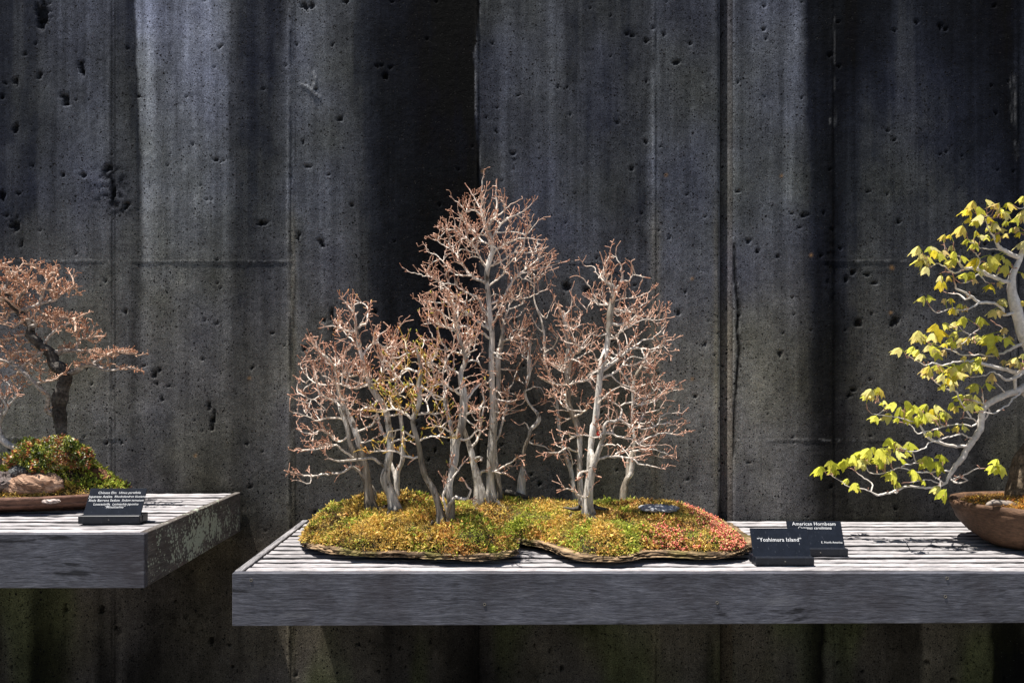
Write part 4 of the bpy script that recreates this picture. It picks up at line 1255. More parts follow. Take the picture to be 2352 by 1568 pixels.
# A: leftmost leaning tree
forest('leftmost bare tree of the left island, with long low branches over the shelf edge', (850, 1166), [
    (R2([(512,1212,36),(505,1160,30),(497,1090,26),(478,980,24),(452,870,22),(415,760,20),(372,680,19),(345,590,16),(330,500,14),(290,430,11),(240,390,10),(222,330,5)]), -.03, True),
    (R2([(545,1168,13),(525,1110,12),(478,1060,16),(440,960,19),(405,870,17),(388,780,15),(352,690,13)]), .03, True, .04, True),
    (R2([(470,1060,10),(440,1010,10),(412,992,8),(370,1020,7),(290,1030,6),(200,1042,5),(130,1032,4),(60,1008,3)]), -.10),
    (R2([(200,1042,4),(196,1080,4),(150,1072,3),(100,1065,3)]), -.10),
    (R2([(440,955,8),(370,910,7),(330,880,6),(230,900,5),(110,905,4),(78,890,3)]), -.08),
    (R2([(395,840,8),(340,860,6),(270,800,5),(200,820,4),(140,805,3)]), .06),
    (R2([(352,745,7),(300,735,6),(230,750,5),(180,730,4),(85,702,3)]), -.04),
    (R2([(340,660,7),(300,640,6),(250,620,5),(200,640,4),(150,602,3)]), -.10),
    (R2([(330,560,7),(290,560,6),(240,560,5),(180,520,4),(140,458,3)]), .04),
    (R2([(372,680,8),(340,560,6),(410,580,6),(470,560,5)]), -.12),
    (R2([(452,800,8),(520,770,6),(540,700,5),(500,650,4)]), -.09),
    (R2([(440,880,6),(500,860,5),(560,830,4)]), -.06),
    (R2([(330,480,6),(350,440,5),(400,370,4)]), .03),
    (R2([(350,500,8),(400,520,7),(450,500,5),(420,430,4)]), .06),
  ], [(745,860,62,52),(735,945,58,42),(705,1085,46,17,-.06),(790,840,52,48),(755,1010,60,26),(730,800,36,30),(700,900,36,42),(790,930,44,40),(740,830,40,30)], dY=.11, seed=1)
# B
forest('second tree from the left on the left island, with a swollen knee low down', (905, 1173), [
    (R2([(640,1222,40),(628,1180,34),(615,1130,31),(592,1080,30),(588,1040,28),(598,1000,24),(610,930,24),(615,850,22),(603,760,20),(590,690,20),(545,625,20),(508,560,20),(480,480,16),(455,380,14),(440,300,14),(432,250,10),(430,200,7),(395,150,5),(350,95,3)]), -.02, True),
    (R2([(588,990,14),(560,975,10),(520,948,10),(445,955,8),(340,962,6),(290,950,4)]), -.10),
    (R2([(590,870,12),(575,810,11),(558,752,9),(545,700,5)]), .03),
    (R2([(440,290,9),(400,285,7),(330,257,5),(245,262,3)]), -.05),
    (R2([(440,270,9),(490,235,8),(500,180,6),(487,148,4)]), .05),
    (R2([(480,420,8),(500,370,8),(540,345,7),(600,370,6),(640,330,5),(690,310,3)]), .05),
    (R2([(508,540,8),(530,560,7),(570,510,6),(600,480,5),(640,500,4)]), -.05),
    (R2([(480,500,9),(500,560,7),(440,580,6),(390,570,5),(330,560,3)]), -.10),
    (R2([(560,640,8),(530,660,7),(450,700,5),(400,690,4)]), -.12),
    (R2([(600,720,8),(650,720,7),(700,700,5),(740,640,4)]), -.08),
    (R2([(610,880,8),(660,850,6),(700,850,5),(730,870,4)]), -.09),
    (R2([(455,380,6),(430,340,5),(380,290,4),(330,230,3)]), .05),
    (R2([(540,345,6),(560,300,5),(610,270,4),(580,235,3)]), .02),
  ], [(815,725,50,38),(800,690,26,26),(850,790,64,42),(880,840,60,44),(870,900,55,44),(810,780,44,36),(905,800,42,38),(850,960,44,26),(830,870,44,40)], dY=.12, seed=2)
# C thin behind
forest('thin pale forked tree behind the second tree of the left island', (914, 1145), [
    (R2([(655,1165,17),(650,1120,17),(648,1060,19),(655,1010,17),(678,960,14),(682,850,13),(672,750,12),(660,650,12),(645,540,11),(635,440,9),(625,370,7)]), .03, True),
    (R2([(645,1060,14),(632,1010,13),(612,960,11),(605,900,8)]), .05),
    (R2([(640,600,7),(700,560,6),(740,520,4)]), .03),
    (R2([(640,480,7),(600,440,6),(560,420,4)]), .03),
  ], [(910,800,42,40),(900,860,40,40),(925,760,30,30)], dY=.06, seed=3, dens=.009)
# D yellow-budded front tree
forest('curving tree at the front of the left island with yellow opening buds', (1016, 1200), [
    (R2([(885,1290,32),(878,1240,27),(868,1190,24),(845,1120,23),(800,1040,21),(778,960,18),(765,880,18),(742,800,16),(733,745,16),(755,700,15),(770,640,16),(768,560,14),(775,480,12),(760,400,10),(742,345,6)]), -.04, True),
    (R2([(755,940,9),(720,945,8),(680,932,8),(640,910,7),(560,910,6),(500,922,4)]), -.05),
    (R2([(730,750,9),(690,712,8),(640,690,6),(570,705,5),(510,700,4)]), -.05),
    (R2([(765,730,9),(800,710,8),(860,715,6),(905,700,4)]), .03),
    (R2([(760,830,8),(720,830,7),(680,800,5),(610,810,4)]), -.08),
    (R2([(760,860,7),(800,840,6),(850,830,5),(930,840,4)]), -.08),
    (R2([(768,600,8),(720,560,7),(680,600,5),(640,620,4)]), -.06),
    (R2([(770,560,8),(820,600,7),(860,640,5),(900,640,4)]), -.06),
    (R2([(770,500,8),(700,480,7),(660,520,5),(620,540,4)]), .04),
    (R2([(775,460,7),(840,450,6),(880,480,5)]), .04),
    (R2([(755,390,6),(700,400,5),(660,420,4)]), -.04),
    (R2([(800,400,5),(860,370,4),(840,350,3)]), -.02),
  ], [(950,830,50,50),(915,880,55,40),(985,890,48,40),(955,935,60,34),(900,945,50,22),(930,1020,60,14,-.04),(1000,970,36,26)], dY=.11, seed=4, yel=.75)
# E central dark tree
tE = forest('dark stemmed tree on the left island with a low curling limb at its foot', (1034, 1200), [
    (R2([(930,1285,24),(934,1240,24),(936,1190,24),(924,1110,22),(935,1040,20),(955,960,23),(962,880,24),(985,800,27),(1000,700,25),(1000,600,21),(985,510,16),(1010,440,16),(1000,380,14),(980,330,14),(965,240,12),(950,180,9),(940,120,5)]), .02, True),
    (R2([(945,1060,16),(940,960,16),(942,860,15),(925,750,13),(905,680,12),(900,600,10),(905,540,7)]), .07, True),
    (R2([(905,1270,16),(915,1230,15),(935,1180,13),(960,1150,10),(1000,1165,9),(1030,1150,8),(1040,1125,7),(1015,1085,5),(990,1050,4)]), -.07),
    (R2([(890,1215,9),(895,1160,8),(905,1100,8),(940,1060,6),(980,1000,5),(1010,960,4)]), -.03),
    (R2([(980,1030,5),(940,980,4),(930,975,3)]), -.06),
    (R2([(905,1100,5),(890,1050,4),(865,1020,3)]), -.03),
    (R2([(1000,650,9),(1040,610,8),(1090,560,7),(1130,580,4)]), .05),
    (R2([(1000,720,9),(1060,700,7),(1110,650,5)]), -.06),
    (R2([(970,850,9),(1020,850,7),(1080,800,5),(1120,830,4)]), -.08),
    (R2([(990,620,9),(940,590,8),(890,560,6),(840,570,4)]), -.06),
    (R2([(960,840,8),(900,790,6),(850,780,5)]), -.09),
    (R2([(985,500,8),(930,480,7),(880,500,5),(820,470,4)]), .05),
    (R2([(980,400,8),(920,380,6),(870,330,5),(790,330,3)]), .03),
    (R2([(970,280,7),(900,260,6),(840,240,4),(775,245,3)]), .02),
    (R2([(965,240,6),(900,200,5),(860,160,4),(800,170,3)]), .02),
    (R2([(1015,450,8),(1070,440,6),(1110,500,4)]), .05),
    (R2([(975,300,7),(1040,300,6),(1080,330,4)]), .03),
    (R2([(945,160,5),(900,110,4),(870,60,3)]), .02),
  ], [(1045,760,60,55),(1015,830,70,50),(1060,850,45,45),(1030,900,70,38),(1000,740,36,36),(1010,700,44,34),(1050,700,36,30),(1060,950,50,24),(1075,790,34,50),(985,790,34,40)], dY=.12, seed=5)
# F thick pale stem behind
forest('thick knotted pale stem standing behind the middle of the islands', (1098, 1128), [
    (R2([(1085,1122,36),(1078,1080,30),(1068,1030,27),(1055,980,22),(1045,930,22),(1030,880,19),(1010,820,15),(990,760,10),(975,700,7)]), .02, True),
    (R2([(1060,960,12),(1085,945,10),(1095,960,7)]), -.03),
    (R2([(1035,890,9),(1080,840,7),(1090,780,5)]), .02),
    (R2([(1070,1040,9),(1110,1015,9),(1160,1020,7),(1220,1030,6),(1270,1060,4)]), -.04),
    (R2([(1160,1020,6),(1230,980,5),(1290,940,4)]), -.04),
  ], [(1100,930,46,40),(1190,1075,50,12,-.03),(1120,990,46,22)], dY=.07, seed=6, dens=.008, Y=2.50)
# G tall main tree
forest('tallest bare tree in the centre with a wide domed crown and a twin upright stem', (1128, 1150), [
    (R2([(1145,1172,30),(1142,1120,26),(1141,1060,25),(1146,960,28),(1150,850,24),(1155,700,21),(1150,560,20),(1147,430,19),(1150,330,18),(1142,230,17),(1135,160,16)]) + R3([(738,950,21),(732,880,23),(726,800,22),(742,700,23),(765,630,21),(752,540,19),(740,470,16),(752,420,12),(780,370,10),(800,300,8),(790,240,6),(795,170,4),(798,120,3)]), -.02, True),
    (R4([(205,1015,26),(195,940,22),(185,850,20),(172,760,18),(170,640,16),(176,540,16),(185,420,17),(195,250,20),(192,120,22),(205,40,22)]) + R3([(820,1330,24),(835,1245,20),(843,1170,14),(850,1110,9),(880,1040,6)]), .05, True, .03, True),
    (R4([(172,690,12),(192,640,11),(215,560,10),(235,490,10),(250,400,10),(262,320,8),(290,280,4)]), .08),
    (R3([(730,860,13),(690,835,13),(650,830,11),(590,770,10),(540,700,8),(500,640,6),(440,600,5),(380,560,4),(290,520,3)]), .04),
    (R3([(620,810,9),(540,800,7),(505,790,6),(440,730,5),(370,660,5),(290,630,3)]), .09),
    (R3([(715,760,12),(690,700,10),(660,640,8),(620,570,7),(560,520,5),(500,480,4),(400,470,3)]), -.07),
    (R3([(735,600,11),(700,560,9),(640,490,8),(590,470,6),(560,400,5),(500,400,3)]), .07),
    (R3([(745,530,11),(720,440,10),(700,390,9),(640,340,8),(580,350,6),(540,300,5),(465,240,3)]), -.04),
    (R3([(700,390,7),(660,300,6),(620,220,5),(570,150,3)]), .03),
    (R3([(700,390,7),(690,300,5),(690,200,4),(695,110,3)]), -.02),
    (R3([(760,650,11),(790,620,10),(830,600,9),(900,560,8),(960,540,6),(1020,540,4),(1110,550,3)]), -.05),
    (R3([(752,560,11),(800,480,9),(860,410,8),(940,370,7),(1000,340,5),(1050,290,4),(1090,245,3)]), .05),
    (R3([(800,500,8),(900,490,6),(1000,510,5),(1060,450,4),(1110,400,3),(1175,385,3)]), -.02),
    (R3([(750,740,10),(830,700,8),(900,650,7),(960,640,6),(1040,640,5),(1160,600,3)]), .06),
    (R3([(745,870,10),(800,830,8),(850,780,6),(830,740,5)]), -.06),
    (R3([(780,1010,12),(840,960,11),(870,900,11),(910,840,10),(960,790,8),(1020,740,6),(1080,690,5),(1160,650,4),(1240,650,3)]), .03),
    (R3([(960,790,7),(1060,760,5),(1150,740,4),(1290,700,3)]), -.03),
    (R3([(940,820,6),(1020,830,5),(1100,800,4),(1230,740,3)]), .06),
    (R3([(790,1040,8),(880,980,6),(1000,960,5),(1100,920,4),(1160,900,3)]), -.07),
    (R3([(735,1100,12),(700,1040,11),(660,960,10),(600,930,8),(530,890,6),(480,860,5),(400,860,3)]), -.05),
    (R3([(720,1200,14),(670,1130,13),(610,1080,12),(540,1040,10),(500,1000,8),(430,990,6),(350,990,5),(270,1000,4),(190,940,3)]), -.07),
    (R3([(640,1110,9),(580,1010,8),(500,950,7),(440,890,6),(380,830,5),(280,800,4),(150,770,3)]), .03),
    (R3([(730,1260,12),(680,1200,10),(620,1180,8),(560,1160,6),(480,1180,4),(390,1140,3),(290,1100,3)]), -.09),
    (R3([(840,1260,12),(900,1240,9),(960,1200,6),(1000,1180,4)]), -.03),
    (R3([(760,430,8),(800,380,7),(900,300,5),(980,260,3)]), -.04),
  ], [(1120,470,58,40),(1070,510,56,34),(1170,510,62,34),(1050,570,72,36),(1195,570,72,36),(1030,630,72,34),(1210,630,76,32),(1120,560,72,60),(1015,690,50,26),(1090,700,60,36),(1180,690,54,30),(1160,740,54,34),(1060,760,50,30),(1185,800,44,50),(1130,860,34,60),(1170,920,40,50),(1010,560,40,24),(1240,590,40,24)],
  dY=.15, seed=7, dens=.0125, up=.10)
# dark surface root
# H thin curvy tree
forest('thin crooked tree right of the tallest one, bending sharply at mid height', (1197, 1128), [
    (R4([(345,1000,33),(350,920,30),(358,850,20),(362,780,17),(366,730,16),(380,680,16),(400,640,15),(405,595,15),(440,560,17),(465,525,19),(455,480,15),(425,450,11),(395,410,10),(372,360,12),(370,310,14),(392,250,15),(408,170,13),(402,110,10)]) + R3([(1020,1500,12),(1022,1400,12),(1032,1290,14),(1036,1230,10),(1070,1205,5)]), .0, True),
    (R4([(385,660,7),(430,690,6),(470,690,6),(530,715,4),(580,750,4),(640,820,3)]), -.04),
    (R4([(400,580,7),(370,540,5),(340,560,4),(280,520,3)]), .02),
    (R3([(1022,1390,7),(980,1370,6),(960,1320,5),(910,1290,4)]), .03),
    (R3([(1030,1260,6),(990,1240,5),(960,1230,4)]), -.03),
    (R4([(408,170,7),(450,130,5),(480,80,4)]), -.02),
    (R4([(355,860,5),(380,880,5),(400,915,3)]), -.04),
    (R4([(380,340,6),(440,300,5),(480,310,4)]), -.04),
  ], [(1212,815,32,40),(1205,880,34,34),(1220,930,40,22)], dY=.09, seed=8, dens=.007, fan=.2)
# I slender left-leaning
forest('slender tree arching to the upper left beside the thick clump of the right island', (1322, 1150), [
    (R4([(712,1065,24),(700,990,20),(690,930,19),(678,860,18),(650,780,18),(632,720,17),(612,650,14),(598,560,13),(590,470,13),(580,380,12),(560,300,11),(535,230,10),(510,150,10),(500,80,10)]) + R3([(1148,1480,10),(1142,1380,10),(1135,1290,11),(1128,1200,11),(1110,1110,9),(1082,1040,8),(1060,960,6),(1062,880,4),(1060,800,3)]), .06, True),
    (R4([(630,720,8),(590,745,6),(540,755,6),(500,790,4)]), -.04),
    (R4([(680,860,7),(690,800,5),(640,700,5),(590,760,3)]), -.05),
    (R3([(1082,1040,6),(1140,1100,5),(1170,1040,4),(1210,940,3)]), .02),
    (R3([(1062,900,5),(1040,850,4),(1050,770,3)]), -.02),
    (R3([(1125,1210,6),(1080,1160,5),(1040,1080,4)]), .03),
    (R3([(1140,1350,6),(1200,1300,5),(1230,1230,4)]), -.03),
    (R4([(585,440,6),(540,400,5),(480,420,4)]), .02),
  ], [(1240,735,16,36),(1255,800,28,30),(1250,860,30,32),(1270,910,28,30),(1265,1035,24,12)], dY=.08, seed=9, dens=.007, fan=.2)
# J1 left stem of clump
forest('stout burled stem forming the left side of the thick clump on the right island', (1332, 1165), [
    (R4([(765,1120,34),(752,1040,30),(742,960,26),(738,880,24),(738,760,23),(736,660,22),(730,590,26),(705,520,27),(675,460,26),(660,400,22),(662,330,22),(655,250,19),(650,180,19),(655,110,21),(668,50,22)]) + R3([(1290,1500,22),(1312,1420,24),(1322,1360,22),(1296,1280,18),(1288,1200,17),(1280,1130,21),(1272,1085,24),(1262,1060,12)]), .04, True),
    (R4([(690,490,10),(730,490,8),(790,450,6)]), -.06),
    (R4([(735,620,9),(690,640,8),(650,600,5)]), -.07),
    (R4([(735,740,8),(700,730,8),(650,710,7),(600,740,6),(520,740,4),(510,770,3)]), -.09),
    (R3([(1310,1370,14),(1350,1350,13),(1385,1330,11),(1370,1290,5)]), -.06),
    (R3([(1275,1070,8),(1310,1050,6),(1330,980,5),(1325,900,3)]), .02),
    (R3([(1285,1150,7),(1340,1180,5),(1370,1120,4),(1400,1060,3)]), -.04),
    (R3([(1265,1060,7),(1230,1020,5),(1195,960,3)]), -.03),
    (R4([(650,160,8),(600,190,7),(560,160,5),(500,150,4)]), .03),
    (R4([(655,280,8),(600,290,6),(540,270,5)]), -.06),
    (R4([(665,380,8),(600,340,6),(560,360,4)]), .04),
    (R4([(670,290,8),(740,270,7),(800,250,6),(850,230,4)]), -.09),
    (R3([(1300,1460,8),(1240,1450,6),(1200,1420,4)]), -.06),
    (R4([(650,120,7),(720,130,6),(790,160,4)]), -.07),
  ], [(1300,760,56,44),(1330,820,60,44),(1290,860,50,44),(1345,890,60,36),(1300,930,50,34),(1350,780,36,36),(1290,1000,36,26),(1290,720,30,22)], dY=.11, seed=10, dens=.010, fan=.24)
# J2 tall stem
forest('tallest stem of the right island clump, leaning right with a knobbed top', (1350, 1183), [
    (R4([(800,1150,50),(790,1090,42),(792,1020,36),(800,940,30),(805,860,26),(808,760,25),(815,680,24),(828,600,25),(845,500,26),(858,400,26),(868,300,25),(878,200,25),(892,120,26),(915,50,27)]) + R3([(1550,1430,25),(1575,1300,25),(1588,1180,27),(1598,1060,29),(1615,970,25),(1622,910,24),(1605,870,22),(1570,850,12),(1548,800,8),(1555,740,6),(1540,680,5),(1525,635,3)]), .0, True),
    (R3([(1640,900,13),(1665,860,12),(1682,810,9),(1675,740,7),(1650,690,5),(1640,620,4),(1675,560,3)]), .02),
    (R3([(1680,850,8),(1730,840,7),(1760,800,5),(1850,815,4),(1880,820,3)]), -.05),
    (R3([(1560,850,7),(1510,800,5),(1480,740,4),(1410,730,3)]), .03),
    (R3([(1590,720,5),(1600,640,4),(1595,600,3)]), .0),
    (R3([(1560,1010,10),(1520,1000,9),(1490,960,8),(1450,880,5),(1390,810,4),(1315,810,3)]), -.02),
    (R3([(1590,1130,12),(1650,1150,13),(1720,1125,11),(1790,1095,9),(1850,1110,7),(1940,1115,4),(2050,1090,3)]), -.04),
    (R3([(1600,1060,8),(1700,1050,7),(1790,1030,5),(1870,980,4),(1940,930,3)]), .07),
    (R3([(1620,1000,8),(1690,960,6),(1750,960,5),(1830,940,4),(1915,885,3)]), .06),
    (R3([(1560,1490,12),(1620,1420,14),(1680,1370,13),(1740,1320,12),(1820,1320,8),(1900,1320,5),(1980,1270,4),(2045,1255,3)]), -.06),
    (R3([(1740,1310,8),(1830,1260,6),(1900,1240,4),(1990,1150,3)]), .02),
    (R3([(1560,1520,11),(1640,1480,11),(1700,1410,8),(1760,1370,5)]), .08),
    (R3([(1580,1260,9),(1630,1240,7),(1680,1190,6),(1740,1160,4)]), -.09),
    (R3([(1560,1190,8),(1520,1230,6),(1470,1210,5),(1420,1230,4)]), -.07),
    (R3([(1560,1340,9),(1510,1400,8),(1490,1360,6)]), -.04),
    (R4([(855,430,10),(900,380,8),(950,330,6),(1010,300,4)]), -.08),
    (R4([(845,170,9),(830,210,8),(780,240,6)]), -.08),
    (R4([(880,190,9),(940,140,9),(1000,90,7),(1060,60,5)]), .08),
    (R4([(800,870,10),(830,880,11),(880,908,5)]), -.05),
    (R4([(800,870,8),(740,880,9),(725,920,7),(760,900,4)]), -.09),
    (R4([(750,1040,9),(720,1020,9),(690,990,8),(660,985,6),(625,970,4)]), -.08),
    (R4([(760,1050,6),(800,1030,5),(805,1000,3)]), -.08),
  ], [(1395,620,34,36),(1410,680,56,36),(1460,710,52,40),(1420,760,56,44),(1480,770,48,40),(1500,720,30,28),(1390,830,46,40),(1450,830,50,40),(1500,830,36,32),(1360,700,36,30),(1450,900,36,30),(1515,750,26,18)], dY=.14, seed=11, dens=.012)
# J3 front right stem, own foot beside
forest('low right leaning stem of the right clump with long branches sweeping right', (1362, 1184), [
    (RT([(860,1350,62),(850,1240,66),(845,1120,72),(852,980,64),(870,850,62),(895,700,60),(935,590,54),(975,480,50),(1010,390,46),(1050,290,44),(1065,200,42),(1062,110,34),(1100,50,24)]), -.05, True),
    (RT([(930,690,46),(900,560,44),(875,450,42),(870,340,40),(880,220,38),(890,100,36)]), .04, True),
    (R4([(865,790,13),(900,778,11),(970,768,12),(1020,772,11),(1080,785,10),(1130,815,8),(1190,830,7),(1250,840,5),(1312,852,3)]), -.10),
    (R4([(970,768,8),(1000,740,7),(1050,735,6),(1100,730,6),(1200,720,5),(1300,740,4),(1400,795,3)]), -.04),
    (R4([(925,545,14),(970,530,13),(1005,515,10),(1020,470,8),(1000,430,5)]), -.02),
    (R4([(920,610,12),(960,620,9),(1010,640,9),(1080,650,8),(1130,680,6),(1200,640,5),(1290,610,4),(1400,620,4),(1510,592,3)]), -.03),
    (R4([(1090,650,6),(1150,700,6),(1250,690,4),(1340,690,3)]), -.08),
    (R4([(1010,520,9),(1070,560,7),(1130,580,6),(1200,580,6),(1260,550,6),(1280,500,5),(1340,480,4),(1440,480,3)]), .03),
    (R4([(1260,545,5),(1340,545,4),(1420,565,3)]), .03),
    (R4([(1000,450,6),(1060,410,6),(1150,420,5),(1250,395,4),(1340,310,4),(1445,260,3)]), .02),
    (R4([(1150,420,4),(1220,340,4),(1290,300,3),(1430,320,3)]), .05),
    (R4([(900,600,9),(850,640,8),(780,630,6),(700,620,5),(640,600,4)]), -.11),
    (R4([(870,700,8),(930,690,6),(990,690,4)]), -.12),
    (R4([(990,450,6),(950,400,5),(960,330,4),(1000,310,3)]), -.02),
  ], [(1450,960,46,34),(1490,900,50,32),(1530,900,34,26),(1490,990,56,28),(1540,975,44,22),(1500,1040,50,16),(1560,990,26,12),(1440,1010,44,24),(1400,980,40,26),(1450,1060,46,12,-.05),(1560,940,20,16),(1400,930,40,30)], dY=.13, seed=12, dens=.012)
# K right small
forest('rightmost slender tree of the right island, standing alone at the back', (1433, 1153), [
    (R4([(1030,1070,27),(1032,1020,30),(1040,960,27),(1055,915,22),(1080,885,20),(1086,830,20),(1090,780,19),(1100,720,15),(1105,650,13),(1092,560,11),(1088,480,10),(1092,400,10),(1096,300,14),(1108,240,15),(1130,200,15),(1158,165,14),(1180,110,9),(1205,60,6)]), .02, True),
    (R4([(1055,915,12),(1055,870,14),(1058,800,13),(1080,740,9)]), .03, True),
    (R4([(1100,640,7),(1060,560,8),(1040,500,6),(1010,440,4)]), .03),
    (R4([(1100,280,7),(1080,230,6),(1050,180,4)]), .02),
    (R4([(1150,170,7),(1200,180,5),(1240,190,3)]), -.02),
    (R4([(1120,650,7),(1180,690,5),(1250,690,4)]), .03),
    (R4([(1095,340,7),(1150,300,5),(1210,270,4)]), -.03),
  ], [(1480,850,40,36),(1460,890,34,30),(1500,930,40,24),(1470,960,40,26),(1500,820,26,22)], dY=.08, seed=13, dens=.011)

def buds(idx, share, cols, size, seed, dy=None):
    rt, sk, R = TREES[idx]
    r = np.random.default_rng(seed)
    par = set(sk.par); tips = [k for k in range(len(sk.p)) if k not in par and sk.par[k] >= 0 and r.random() < share]
    mb = MB(); cols = np.array(cols)
    for k in tips:
        d = sk.p[k] - sk.p[sk.par[k]]; d /= np.linalg.norm(d) + 1e-9; d = d + np.array([0, 0, .5]) + r.normal(size=3) * .3; d /= np.linalg.norm(d)
        L = size * r.uniform(.6, 1.4); w = L * .20
        a = np.cross(d, [0.3, 1, .1]); a /= np.linalg.norm(a); b = np.cross(d, a)
        ring = [sk.p[k] + d * L * .4 + w * (math.cos(q) * a + math.sin(q) * b) for q in np.linspace(0, 2 * math.pi, 5, endpoint=False)]
        V = [sk.p[k] - d * .001] + ring + [sk.p[k] + d * L]
        F_ = [(0, 1 + (i + 1) % 5, 1 + i) for i in range(5)] + [(6, 1 + i, 1 + (i + 1) % 5) for i in range(5)]
        mb.add(V, F_, cols[r.integers(0, len(cols))] * r.uniform(.75, 1.25))
    if mb.n: mb.build('buds', M['leaf'], rt, smooth=True)
buds(3, .70, [(.62, .42, .06), (.50, .46, .08), (.62, .30, .07), (.40, .42, .07)], .0125, 1)
buds(4, .14, [(.62, .42, .06), (.50, .46, .08), (.60, .30, .08)], .010, 2)
buds(1, .10, [(.62, .36, .07), (.55, .26, .08)], .009, 3)

# dark roots creeping over the moss behind the tallest tree
def root(label_parent, pts, Y0, Y1, seed):
    sk = Skel()
    sk.trace(R4(pts), Y0, Y1, 0, attach=False, main=True, step=.009)
    cf = lambda p, rr, r, td: np.full((len(p), 3), 1.0) * np.array([.085, .075, .065])
    A, B = tubes(sk, radii(sk), cf, thick=.0001, seed=seed, flute=.14)
    return A.build('root', M['darkbark'], label_parent, smooth=True)
gt = TREES[6][0]; gy = TREES[6][0].location.y
root(gt, [(160,1055,26),(190,1080,18),(220,1105,12),(245,1118,6)], gy, gy - .06, 1)
root(gt, [(215,1000,22),(260,1005,20),(320,1020,16),(380,1038,11),(425,1052,5)], gy + .05, gy + .04, 2)
jt = TREES[10][0]; jy = TREES[10][0].location.y
root(jt, [(830,1100,18),(880,1115,13),(940,1125,8),(960,1130,4)], jy, jy + .02, 3)
root(jt, [(740,1110,20),(700,1120,14),(650,1112,8),(630,1108,4)], jy, jy + .03, 4)

rq = np.random.default_rng(44)
for ti in (0, 1, 3, 4, 5, 7, 9, 10, 12):
    rt, sk, R = TREES[ti]
    b = sk.p[0]; r0 = R[0]
    for a_ in rq.uniform(0, 2 * math.pi) + np.array([0, 2.1, 4.2]) + rq.uniform(-.4, .4, 3):
        t_ = Skel(); L_ = r0 * rq.uniform(1.9, 3.0); last = -1; ok = True
        for q in np.linspace(.55, 1, 6):
            x_, y_ = b[0] + math.cos(a_ + .35 * q) * L_ * q, b[1] + math.sin(a_ + .35 * q) * L_ * q
            zs = [float(m.z(x_, y_)[0]) for m in MM if m.at(m.sd, np.array([x_]), np.array([y_]))[0] > 0]
            if not zs: ok = False; break
            last = t_.add((x_, y_, max(zs) + .006 - .010 * q + r0 * .45 * (1 - q)), last, max(.0018, r0 * .42 * (1.15 - q)), True)
        if not ok: continue
        A, B_ = tubes(t_, np.array(t_.r), lambda p, rr, r_, td: np.full((len(p), 3), 1.0) * np.array([.15, .12, .095]), thick=.0001, nb=8, seed=int(rq.integers(99)), flute=.12)
        A.build('root', M['bark'], rt, smooth=True)

# one dry red leaf caught in the clump
Yr = TREES[11][0].location.y - .03
c = P(1374, 996, Yr); u = np.array([[0,0,.011],[.006,-.002,.002],[.001,0,-.010],[-.006,.001,.0]])
mesh_obj('dry_leaf', np.concatenate([c + u, c + u + [0, .0006, 0]]), [(0,1,2,3),(7,6,5,4),(0,4,5,1),(1,5,6,2),(2,6,7,3),(3,7,4,0)], make_plain('dry_red_leaf', (.42, .03, .02), .5), TREES[11][0])

# ------------------------------------------------------------------ left: elm planting in a brown tray
def pot_mesh(cx, cy, z0, a, b, prof_, n=120, wob=.004, seed=1, pw=2.0, tone=None):
    """oval vessel: prof_ is (scale, height) from foot round the lip and down inside"""
    t = np.arange(n) / n * 2 * np.pi
    ct = np.sign(np.cos(t)) * np.abs(np.cos(t)) ** (2 / pw); st = np.sign(np.sin(t)) * np.abs(np.sin(t)) ** (2 / pw)
    V = []; C = []
    for k, (off, z) in enumerate(prof_):
        w = (fbm(np.cos(t) * 2 + seed, np.sin(t) * 2 + z * 14, 3) - .5) * 2 * wob
        V.append(np.stack([cx + (a + off + w) * ct, cy + (b + off + w) * st, z0 + z + (fbm(np.cos(t) * 2 + seed, np.sin(t) * 2, 2, 1) - .5) * wob * (k > 0)], -1))
        C.append(tone(t, z, k))
    m = len(prof_); V = np.concatenate(V); C = np.concatenate(C)
    i = np.arange(m - 1)[:, None] * n; j = np.arange(n)[None]; j2 = (j + 1) % n
    q = np.stack([i + j, i + j2, i + n + j2, i + n + j], -1).reshape(-1, 4)
    return V, [q, np.arange(n)[None] + (m - 1) * n, np.arange(n)[::-1][None]], C
def tone_red(t, z, k):
    f = fbm(np.cos(t) * 3, np.sin(t) * 3 + z * 60, 3, 1)[:, None]
    return np.array([.125, .058, .038]) * (1 - f) + np.array([.21, .115, .08]) * f
PCX, PCY, PA, PB = -1.655, 2.400, .515, .208
pr = [(-.075, .0), (-.070, .006), (-.050, .010), (-.022, .016), (-.006, .024), (-.001, .030), (-.004, .033), (-.001, .036), (.003, .044), (.004, .050), (.001, .054), (-.007, .055), (-.012, .050), (-.016, .030)]
V, Fq, C = pot_mesh(PCX, PCY, ZL, PA, PB, pr, 160, .003, 2, 2.3, tone_red)
tray = mesh_obj('planter_tray', V, Fq, M['pot'], None, C, smooth=True, origin=(PCX, PCY, ZL))
tag(tray, 'low oval reddish brown clay tray holding the rough barked tree', 'planter')
t = np.linspace(0, 2 * np.pi, 200, endpoint=False)
pp = np.stack([PCX + (PA - .014) * np.sign(np.cos(t)) * np.abs(np.cos(t)) ** (2 / 2.3), PCY + (PB - .014) * np.sign(np.sin(t)) * np.abs(np.sin(t)) ** (2 / 2.3)], -1)
def h3(X, Y, sd):
    d = np.clip(sd, 0, 1)
    base = .022 * (1 - np.exp(-d / .012)) + .075 * sstep(.0, .15, d) * sstep(2.22, 2.36, Y)
    hill = .030 * np.exp(-((X - PX(135, 2.42)) / .20) ** 2 - ((Y - 2.46) / .12) ** 2)
    hill = hill + .0 * np.exp(-((X - PX(232, 2.42)) / .085) ** 2 - ((Y - 2.46) / .10) ** 2)
    return base + hill * sstep(0, .06, d) + .007 * (fbm(X * 26, Y * 26, 3, 1) - .5)
